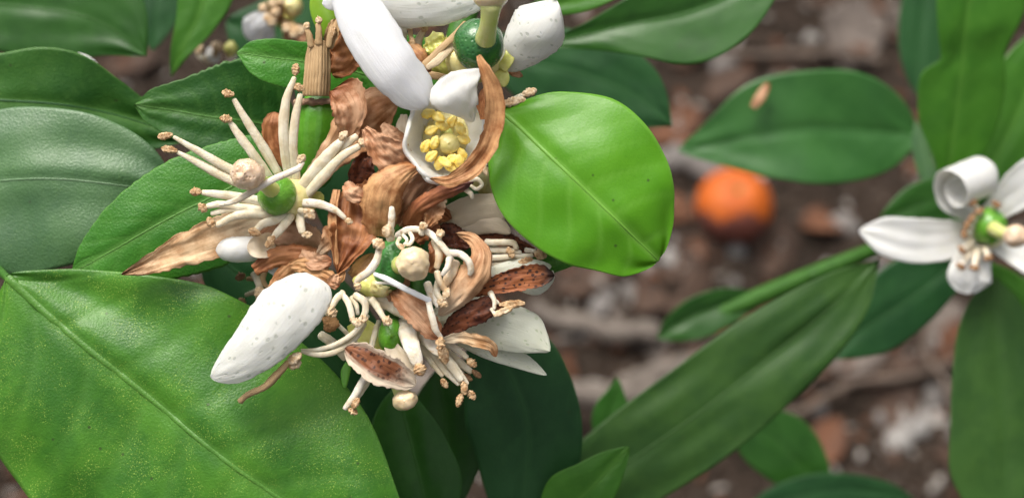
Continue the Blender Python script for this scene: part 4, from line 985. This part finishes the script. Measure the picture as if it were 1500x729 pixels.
stamen(t, [(626, 436, .68, 6), (632, 460, .74, 8), (638, 482, .72, 8), (646, 494, .66, 6)], A(645, 503, .68, 1, -9, 8), mat='filament_white', flat=.45, amat='anther')
# curly shrivelled stamens by the round lime leaf
stamen(t, [(678, 268, .4, 8), (694, 256, .45, 7), (704, 246, .48, 6), (712, 240, .45, 5)], A(710, 248, .48, -3, -8, 5), mat='filament_white', amat='anther_pale', n=16)
stamen(t, [(682, 268, .42, 7), (698, 262, .5, 5), (706, 270, .5, 4.5), (698, 277, .5, 4.5), (690, 272, .5, 4)], None, mat='filament', n=20)
stamen(t, [(680, 276, .4, 6), (690, 284, .42, 6), (692, 290, .4, 5)], None, mat='filament')
# stamens curling down at the lower left
for pts, an in (([(503, 428, .35, 7), (494, 436, .45, 8), (487, 446, .48, 8), (485, 452, .48, 6)], (486, 457, .5, 5, 5, 9)),
                ([(500, 430, .35, 7), (509, 441, .45, 8), (514, 455, .48, 8), (516, 466, .48, 7)], (521, 471, .5, 7, 4, 7)),
                ([(520, 432, .3, 8), (534, 442, .42, 9), (535, 456, .46, 8), (530, 466, .46, 7)], (532, 467, .5, 6, 0, 7)),
                ([(545, 438, .28, 9), (553, 450, .4, 8), (560, 462, .44, 7), (564, 467, .44, 6)], (567, 470, .47, 6, 3, 7.5))):
    stamen(t, pts, A(*an), amat='anther_pale', lump=.4)
stamen(t, [(515, 435, .25, 6), (522, 447, .32, 6), (524, 460, .32, 5)], None)
stamen(t, [(540, 436, .2, 12), (570, 446, .22, 16), (600, 462, .25, 16)], None, flat=.6)
stamen(t, [(538, 462, .15, 6), (520, 486, .25, 7), (492, 504, .35, 6.5), (462, 512, .4, 5), (441, 512, .42, 3)], None, n=20)
stamen(t, [(534, 474, .1, 6), (515, 500, .22, 7.5), (488, 516, .34, 8), (462, 519, .4, 6.5), (442, 515, .42, 4)], None, n=20)
stamen(t, [(478, 458, -.1, 5), (500, 480, -.05, 5.5), (525, 505, -.1, 5)], None)
stamen(t, [(555, 470, -.1, 5), (546, 495, .0, 5.5), (540, 515, .0, 5)], None)
stamen(t, [(470, 490, -.2, 10), (490, 505, -.2, 12), (505, 525, -.25, 8)], None, mat='petal_cream' if False else 'filament', flat=.4)
t.add('pedicel', tube([(565, 370, -.2, 14), (580, 330, -.9, 13), (610, 250, -1.5, 12)], 10, 10), M['stem_dull'])
t.add('sepal', sheet([(520, 470, -.3, 14, 14), (540, 500, -.3, 26, 26, 20), (560, 520, -.3, 10, 10)], 14, 9, th=.04, seed=9), M['disc_green'])
for pts_, mt_ in (([(468, 372, .1, 6, 6, 0), (482, 352, .2, 12, 10, 40), (478, 330, .2, 6, 6, 20)], 'brown_pink'), ([(556, 440, .15, 5, 5, 0), (570, 432, .25, 9, 9, 40), (590, 434, .2, 5, 5, 0)], 'brown_pale'),
                  ([(628, 398, .2, 6, 6, 0), (640, 372, .3, 12, 12, 40), (632, 352, .25, 6, 6, 0)], 'brown_rust'), ([(515, 405, .1, 8, 8, 0), (532, 388, .2, 12, 12, 40), (548, 372, .15, 5, 5, 0)], 'brown_orange'),
                  ([(560, 182, .2, 5, 5, 0), (575, 198, .25, 12, 10, 40), (596, 205, .2, 5, 5, 0)], 'brown_pale'), ([(592, 168, .1, 5, 5, 0), (590, 190, .2, 10, 10, 30), (600, 215, .15, 6, 6, 0)], 'petal_cream'),
                  ([(505, 270, .25, 8, 6, 0), (516, 284, .35, 16, 12, -30), (536, 290, .3, 8, 8, 0)], 'brown_pale'), ([(650, 290, .2, 6, 8, 0), (636, 310, .28, 14, 14, 35), (628, 332, .25, 6, 6, 0)], 'brown_pink'),
                  ([(440, 372, .15, 8, 8, 0), (462, 384, .3, 14, 12, 35), (486, 382, .28, 8, 8, 0)], 'brown_pale'), ([(560, 415, .3, 6, 6, 0), (585, 408, .4, 9, 9, 40), (600, 418, .38, 5, 5, 0)], 'brown_tan'),
                  ([(585, 218, .2, 6, 6, 0), (598, 224, .3, 9, 9, 30), (612, 232, .25, 4, 4, 0)], 'petal_white')):
    petal(t, pts_, mt_, wr=.06)
petal(t, [(478, 462, .0, 8, 8, 0), (484, 474, .02, 12, 10, -30), (476, 484, .0, 5, 5, 0)], 'brown_orange')

SK[0] = .9
# --- blossom under the lime leaf with cream and brown speckled petals
t = Thing('withered_blossom', 'half withered blossom with a brown spotted petal under the lime rounded leaf', 'blossom', (680, 380, -.5))
petal(t, [(622, 338, -.25, 14, 14, 0), (655, 325, -.15, 22, 20, -20), (695, 312, -.05, 27, 22, -25), (740, 305, .0, 22, 26, -20)], 'petal_cream', wr=.03, label='cream petal partly hidden by the lime leaf')
petal(t, [(645, 350, -.22, 8, 8, 0), (690, 332, -.1, 12, 14, -30), (725, 328, .0, 12, 14, -30), (748, 342, .0, 6, 6, 0)], 'petal_cream', wr=.03)
t.add('ovary', blob(680, 290, -.45, 30, 22, 20, lump=.1, seed=31), M['ovary_mid'])
t.add('receptacle', blob(712, 272, -.5, 26, 24, 18, lump=.2, seed=32), M['disc'])
petal(t, [(690, 345, -.2, 8, 10, 0), (725, 345, -.12, 14, 14, 20), (760, 362, -.1, 12, 12, 0), (790, 372, -.1, 4, 4, 0)], 'brown_rust_dark', wr=.05)
stamen(t, [(712, 355, .1, 7), (735, 355, .15, 7), (752, 356, .15, 7), (757, 364, .15, 6)], A(748, 370, .22, 4, 7, 6.5), mat='filament', amat='anther')
stamen(t, [(712, 366, .05, 7), (740, 366, .1, 7), (762, 370, .12, 6)], A(770, 382, .2, 10, -2, 6), amat='anther')
stamen(t, [(720, 378, .05, 7), (750, 376, .1, 7), (780, 374, .12, 5)], A(790, 374, .18, 6, 4, 7), amat='anther')
stamen(t, [(716, 386, .0, 7), (745, 386, .05, 7), (772, 388, .05, 6)], None)
stamen(t, [(770, 366, .05, 5), (784, 368, .1, 5)], A(794, 370, .12, 5, 7, 6), amat='anther')
petal(t, [(694, 412, .1, 10, 10, -20), (730, 402, .2, 15, 14, -30), (770, 392, .22, 14, 14, -30), (808, 390, .2, 5, 6, -10)], 'petal_greenish', wr=.02, label='yellowish petal edge')
petal(t, [(686, 430, .3, 6, 6, 0), (718, 420, .42, 13, 12, 18), (760, 409, .48, 18, 17, 26), (790, 404, .45, 18, 16, 24), (812, 403, .4, 9, 9, 10)], 'brown_spot', m=21, wr=.04, re=.15, label='rust petal with dark spots and a blackened tip')
petal(t, [(760, 420, .25, 6, 6, 0), (785, 420, .3, 8, 12, -20), (803, 408, .32, 5, 9, -20), (810, 396, .32, 3, 3, 0)], 'petal_greenish', wr=.02)
stamen(t, [(705, 412, .3, 5), (722, 406, .32, 6), (732, 410, .3, 4)], None, mat='filament_white')
t.add('pedicel', tube([(690, 400, -.1, 10), (660, 380, -.7, 11), (620, 320, -1.3, 11)], 10, 10), M['stem_dull'])

# --- lower right blossom with the pale speckled petal
t = Thing('citrus_blossom', 'lower right blossom of the cluster with a pale speckled petal and hanging stamens', 'blossom', (640, 480, -.3))
petal(t, [(642, 476, -.1, 14, 14, -10), (690, 474, .05, 28, 26, -25), (735, 480, .18, 36, 34, -30), (772, 494, .22, 36, 26, -30), (806, 514, .18, 14, 10, -20)], 'petal_greenish', m=25, wr=.012, re=.22, label='pale greenish white petal with oil gland dots')
petal(t, [(672, 500, -.1, 6, 6, 0), (715, 514, -.05, 12, 12, -20), (760, 528, -.05, 14, 12, -20), (801, 549, -.08, 3, 3, 0)], 'petal_greenish', wr=.02)
petal(t, [(636, 470, .0, 10, 10, 0), (660, 452, .1, 18, 16, 20), (690, 440, .12, 14, 12, 10), (716, 430, .1, 4, 4, 0)], 'petal_greenish', wr=.03)
petal(t, [(648, 490, .3, 5, 5, 0), (668, 474, .4, 15, 14, -16), (695, 458, .48, 19, 18, -24), (722, 448, .45, 15, 16, -16), (738, 452, .4, 6, 6, 0)], 'brown_rust_dark', m=21, wr=.04, label='dark red brown spotted petal')
petal(t, [(648, 498, .3, 5, 5, 0), (675, 494, .4, 8, 8, 30), (700, 500, .42, 11, 9, 35), (720, 508, .42, 8, 7, 30), (726, 522, .38, 5, 5, 0)], 'brown_tan', wr=.06, ruf=.07)
stamen(t, [(592, 470, .1, 15), (598, 492, .32, 19), (606, 515, .5, 17), (612, 532, .5, 14)], A(615, 541, .53, 3, 7, 12), mat='filament_white', flat=.4, amat='anther')
stamen(t, [(608, 470, .0, 12), (622, 492, .22, 14), (636, 510, .38, 12), (644, 518, .4, 8)], A(650, 520, .5, 3, 12, 11), mat='filament_white', flat=.45, amat='anther', tear=.3)
stamen(t, [(618, 505, .0, 8), (634, 532, .1, 7), (648, 550, .15, 5)], A(651, 561, .2, 4, 6, 6))
stamen(t, [(628, 505, .05, 9), (650, 540, .15, 8), (672, 562, .2, 6)], A(673, 586, .25, -3, 9, 6.5))
stamen(t, [(640, 510, .1, 10), (660, 535, .2, 10), (676, 556, .25, 8)], A(680, 568, .3, 1, 9, 6.5))
stamen(t, [(648, 515, .08, 8), (668, 540, .16, 8), (684, 562, .2, 6)], A(691, 578, .24, 4, 6, 6.5))
stamen(t, [(652, 500, .1, 8), (670, 512, .15, 7), (684, 523, .18, 6)], A(691, 531, .22, 6, 5, 7), amat='anther')
stamen(t, [(650, 512, -.05, 9), (670, 528, .0, 9), (690, 544, .0, 7)], A(698, 547, .02, 6, 5, 5.5), amat='anther_brown')
stamen(t, [(645, 520, -.1, 8), (662, 536, -.08, 8), (678, 548, -.08, 6)], A(684, 552, -.06, 7, 4, 5.5), amat='anther_brown')
stamen(t, [(718, 428, .45, 6), (724, 440, .52, 5), (724, 452, .54, 4)], None, mat='filament_white')
stamen(t, [(722, 436, .4, 4), (730, 444, .45, 4)], A(750, 445, .5, 18, -1, 7), amat='anther', groove=.5)
stamen(t, [(720, 452, .5, 4), (725, 460, .55, 4)], A(737, 456, .6, 13, -6, 6.5), amat='anther_pale', groove=.5)
petal(t, [(566, 492, .15, 6, 6, 0), (578, 512, .22, 10, 14, 20), (594, 535, .3, 12, 14, 30), (606, 556, .35, 5, 6, 10)], 'petal_cream', wr=.03)
t.add('pedicel', tube([(625, 480, -.1, 14), (615, 450, -.8, 12), (610, 380, -1.4, 11)], 10, 10), M['stem_dull'])

# --- bottom blossom with the brown patched petal
t = Thing('withered_blossom', 'lowest blossom with a brown patched petal and a cream stigma hanging below it', 'blossom', (565, 500, -.4))
t.add('ovary', blob(574, 492, .05, 21, 27, 22, lump=.06, seed=41), M['ovary_bright'])
petal(t, [(506, 510, .42, 10, 8, 0), (525, 522, .52, 22, 18, 15), (552, 538, .58, 26, 22, 22), (582, 552, .55, 23, 19, 18), (609, 562, .45, 10, 10, 0)], 'brown_patch', m=21, wr=.03, rs=.08, label='cream petal with a dark brown spotted middle')
t.add('style', tube([(580, 558, .25, 10), (588, 574, .32, 12)], 8, 12), M['style_green'])
t.add('stigma', blob(593, 586, .38, 19, 15, 16, lump=.18, seed=42, ang=12, ns=30, nr=20), M['stigma_cream'])
stamen(t, [(540, 545, .2, 7), (530, 560, .28, 8), (520, 578, .3, 8), (505, 598, .3, 6)], A(521, 590, .36, -4, 7, 6.5), mat='filament_white')
stamen(t, [(548, 540, .1, 6), (535, 565, .18, 6), (518, 590, .22, 5)], A(517, 602, .3, 6, 3, 5.5))
stamen(t, [(552, 478, -.05, 6), (546, 500, .1, 6), (540, 530, .2, 6)], None)
t.add('sepal', sheet([(512, 528, -.25, 4, 4), (506, 545, -.25, 7, 7), (505, 568, -.25, 3, 3)], 12, 7, th=.04), M['stem_green'])
t.add('pedicel', tube([(570, 475, -.1, 12), (580, 440, -.8, 12), (600, 360, -1.4, 11)], 10, 10), M['stem_dull'])

# --- loose pieces caught on the leaf
t = Thing('fallen_petal', 'large white petal speckled with grey dots resting on the broad lower left leaf', 'petal', (395, 480, .2))
g = sheet([(449, 400, .45, 42, 32, -20), (441, 422, .62, 47, 40, -32), (421, 455, .76, 46, 50, -38), (388, 496, .77, 40, 46, -36), (348, 530, .66, 31, 32, -30), (309, 552, .5, 22, 16, -10)], 50, 31, th=.03, wr=.012, rs=.1, re=.2, seed=77, crk=.008, jag=.02)
t.add('petal', g, M['petal_dotted'])
t = Thing('fallen_stamen', 'dried brown stamen lying on the broad leaf beside the white petal', 'stamen', (390, 560, .1))
s_ = t.add('filament', tube([(352, 587, .28, 5), (362, 578, .32, 4.5), (388, 566, .4, 5.5), (408, 546, .48, 6), (422, 530, .5, 4)], 20, 10, lump=.15, seed=4), M['straw'])
t.add('anther', pod((424, 531, .52), (440, 518, .55), 8, seed=3, groove=.4), M['anther_pale'])
t.add('anther', pod((424, 537, .46), (440, 530, .48), 7, seed=6, groove=.4), M['anther_pale'])
t = Thing('shrivelled_stamen', 'out of focus shrivelled stamens hanging behind the white speckled petal', 'stamen', (375, 430, -1.2))
stamen(t, [(372, 400, -1.0, 7), (380, 418, -1.0, 8), (378, 432, -1.0, 9)], A(382, 430, -.95, 4, 8, 10), mat='filament', amat='anther_pale')
stamen(t, [(390, 390, -1.0, 7), (385, 410, -1.0, 6), (395, 425, -1.0, 5)], None, mat='straw')
stamen(t, [(378, 425, -1.3, 5), (360, 432, -1.3, 5)], A(355, 442, -1.3, 4, 5, 6), mat='filament', amat='anther')
stamen(t, [(375, 408, -1.2, 5), (362, 408, -1.2, 5)], A(352, 405, -1.2, 6, -3, 7), mat='straw', amat='anther_brown')
t = Thing('fallen_petal', 'tiny brown petal scrap stuck on the oval blurred leaf', 'petal', (1115, 143, -12.3))
t.add('petal', sheet([(1103, 158, -12.15, 5, 5), (1113, 143, -12.1, 8, 8, 20), (1126, 122, -12.15, 4, 4)], 12, 7, th=.06), M['brown_pale'])

SK[0] = 1.0
# --- right hand open blossom, out of focus
z0 = -8.0
t = Thing('citrus_blossom', 'open white blossom with a green ovary and one curled petal at the right edge', 'blossom', (1440, 335, z0 - .6))
petal(t, [(1432, 340, z0 - .3, 16, 14, 10), (1400, 347, z0, 28, 24, 20), (1350, 352, z0 + .3, 34, 32, 15), (1300, 347, z0 + .4, 28, 30, 10), (1258, 338, z0 + .3, 10, 14, 0)], 'petal_white', wr=.02, re=.18, label='long straight left petal')
ax = nrm(np.array([-.82, -.30, .50])); e1 = nrm(np.array([-.15, 1.0, .35])); e1 = nrm(e1 - (e1 @ ax) * ax); e2 = np.cross(ax, e1)
if e2[2] < 0: e2 = -e2
cc = P(1416, 268, z0 + .35); rr_ = 30 * px2cm(z0)
def Q(a, b_):   # point of the roll's cross-section -> px, py, z
    q = cc + rr_ * (a * e1 + b_ * e2); k = px2cm(q[2]); return [750 + q[0] / k, 364.5 - q[1] / k, q[2]]
roll = [[1434, 322, z0 - .15, 16, 16]] + [Q(*ab) + [w_, w_] for ab, w_ in (((-.9, -1.0), 28), ((0, -1.05), 34), ((.75, -.75), 36), ((1.0, 0), 36), ((.72, .72), 36), ((0, 1.0), 35), ((-.7, .7), 33), ((-.9, 0), 30), ((-.5, -.6), 26), ((.1, -.65), 22), ((.5, -.2), 18))]
petal(t, roll, 'petal_white', n=80, wr=.004, side=tuple(-ax), re=.04, label='petal curled over into a roll')
petal(t, [(1446, 318, z0 - .2, 14, 14, 10), (1475, 292, z0, 24, 24, 20), (1512, 262, z0 + .2, 32, 30, 20), (1560, 225, z0 + .2, 10, 10, 0)], 'petal_white', wr=.02)
petal(t, [(1448, 350, z0 - .2, 12, 12, 10), (1480, 366, z0, 20, 18, 20), (1520, 385, z0 + .2, 26, 22, 20), (1570, 405, z0 + .2, 8, 8, 0)], 'petal_white', wr=.02)
petal(t, [(1436, 352, z0 - .2, 16, 16, 10), (1428, 378, z0 + .1, 26, 26, 10), (1420, 404, z0 + .35, 34, 32, 0), (1416, 430, z0 + .3, 32, 28, -20)], 'petal_white', wr=.03, re=.25)
t.add('receptacle', blob(1446, 338, z0 - .1, 28, 26, 20, seed=51), M['disc'])
t.add('ovary', blob(1449, 331, z0 + .35, 26, 27, 26, lump=.05, seed=52), M['ovary_bright'])
t.add('style', tube([(1455, 334, z0 + .75, 11), (1466, 340, z0 + 1.0, 10), (1478, 344, z0 + 1.2, 10)], 8, 10), M['style_green'])
t.add('stigma', blob(1488, 346, z0 + 1.35, 18, 17, 16, lump=.12, seed=53), M['stigma'])
for (x, y, bx, by) in ((1425, 297, 1438, 318), (1460, 299, 1452, 312), (1435, 309, 1442, 322), (1423, 320, 1436, 328), (1412, 343, 1430, 338), (1409, 366, 1430, 350), (1407, 390, 1428, 356), (1427, 392, 1434, 358), (1448, 378, 1442, 356), (1416, 330, 1434, 334)):
    dx, dy = x - bx, y - by; L = math.hypot(dx, dy); ux, uy = dx / L, dy / L
    stamen(t, [(bx, by, z0 + .1, 8), ((x + bx) / 2, (y + by) / 2, z0 + .45, 8), (x - ux * 2, y - uy * 2, z0 + .6, 6)], ((x - uy * 7, y + ux * 7, z0 + .68), (x + uy * 7, y - ux * 7, z0 + .68), 5), mat='filament_white', amat='anther_brown')
t.add('pedicel', tube([(1440, 345, z0 - .3, 10), (1425, 330, z0 - 1.5, 9), (1415, 322, -11, 7)], 10, 8), M['stem_dull'])

# --- blurred spent blossoms at the top, left of the cluster
zb = -7.5
t = Thing('spent_blossom', 'out of focus spent blossom with one white petal at the top left of the cluster', 'blossom', (405, 20, zb - .5))
petal(t, [(392, 60, zb, 10, 12, 20), (380, 40, zb + .2, 24, 22, 40), (372, 18, zb + .2, 14, 14, 20)], 'petal_cool', wr=.02)
t.add('receptacle', blob(415, 25, zb - .2, 18, 16, 14, lump=.2, seed=60), M['disc_green'])
for i, (x, y) in enumerate(((386, 12), (392, 26), (400, 5), (398, 32), (412, 2), (420, 42), (404, 18), (430, 50), (440, 45))):
    stamen(t, [(412, 28, zb, 6), ((x + 412) / 2, (y + 28) / 2, zb + .4, 6), (x, y, zb + .6, 6)], A(x, y, zb + .65, 5, 3 - (i % 3) * 3, 9), mat='straw', amat='anther_pale')
t.add('ovary', blob(428, 10, zb + .3, 16, 16, 16, lump=.1, seed=61), M['disc'])
petal(t, [(418, 62, zb, 10, 10), (434, 52, zb + .2, 18, 18, 30), (448, 38, zb + .2, 5, 5)], 'brown_pale', wr=.06, ruf=.06)
t = Thing('spent_blossom', 'tiny out of focus spent blossom above the dark pale-veined leaf', 'blossom', (305, 80, zb - .5))
petal(t, [(316, 92, zb, 6, 6), (312, 80, zb + .1, 10, 10, 30), (305, 70, zb + .1, 5, 5)], 'petal_white')
stamen(t, [(306, 92, zb, 6), (296, 84, zb + .1, 7), (290, 78, zb + .1, 6)], A(292, 72, zb + .15, 3, -6, 7), mat='filament', amat='anther_pale')
stamen(t, [(316, 86, zb, 5), (316, 74, zb + .2, 6)], A(318, 68, zb + .25, 7, 3, 8), mat='straw', amat='anther_pale')
t.add('receptacle', blob(338, 72, zb, 10, 12, 10, lump=.2, seed=64), M['disc_green'])
t = Thing('fallen_petal', 'small white petal showing behind the dark leaf at upper left', 'petal', (125, 85, -6.5))
t.add('petal', sheet([(142, 96, -3.6, 3, 3), (128, 88, -3.6, 6, 6, 20), (112, 79, -3.6, 3, 3)], 12, 7, th=.04), M['petal_white'])

# --- woody shoot behind the cluster that carries the blossoms
t = Thing('green_shoot', 'green shoot behind the blossom cluster that carries the blossoms', 'shoot', (640, 190, -1.5))
t.add('stem', tube([(740, -160, -3.2, 20), (700, -40, -2.6, 19), (660, 90, -2.0, 17), (625, 220, -1.6, 15), (612, 330, -1.5, 13), (606, 400, -1.5, 9)], 26, 12, lump=.06, seed=2), M['stem_dull'])
t.add('node', blob(640, 170, -1.75, 19, 18, 17, lump=.3, seed=70), M['stem_dull'])
t.add('node', blob(612, 330, -1.5, 17, 16, 15, lump=.3, seed=71), M['stem_dull'])
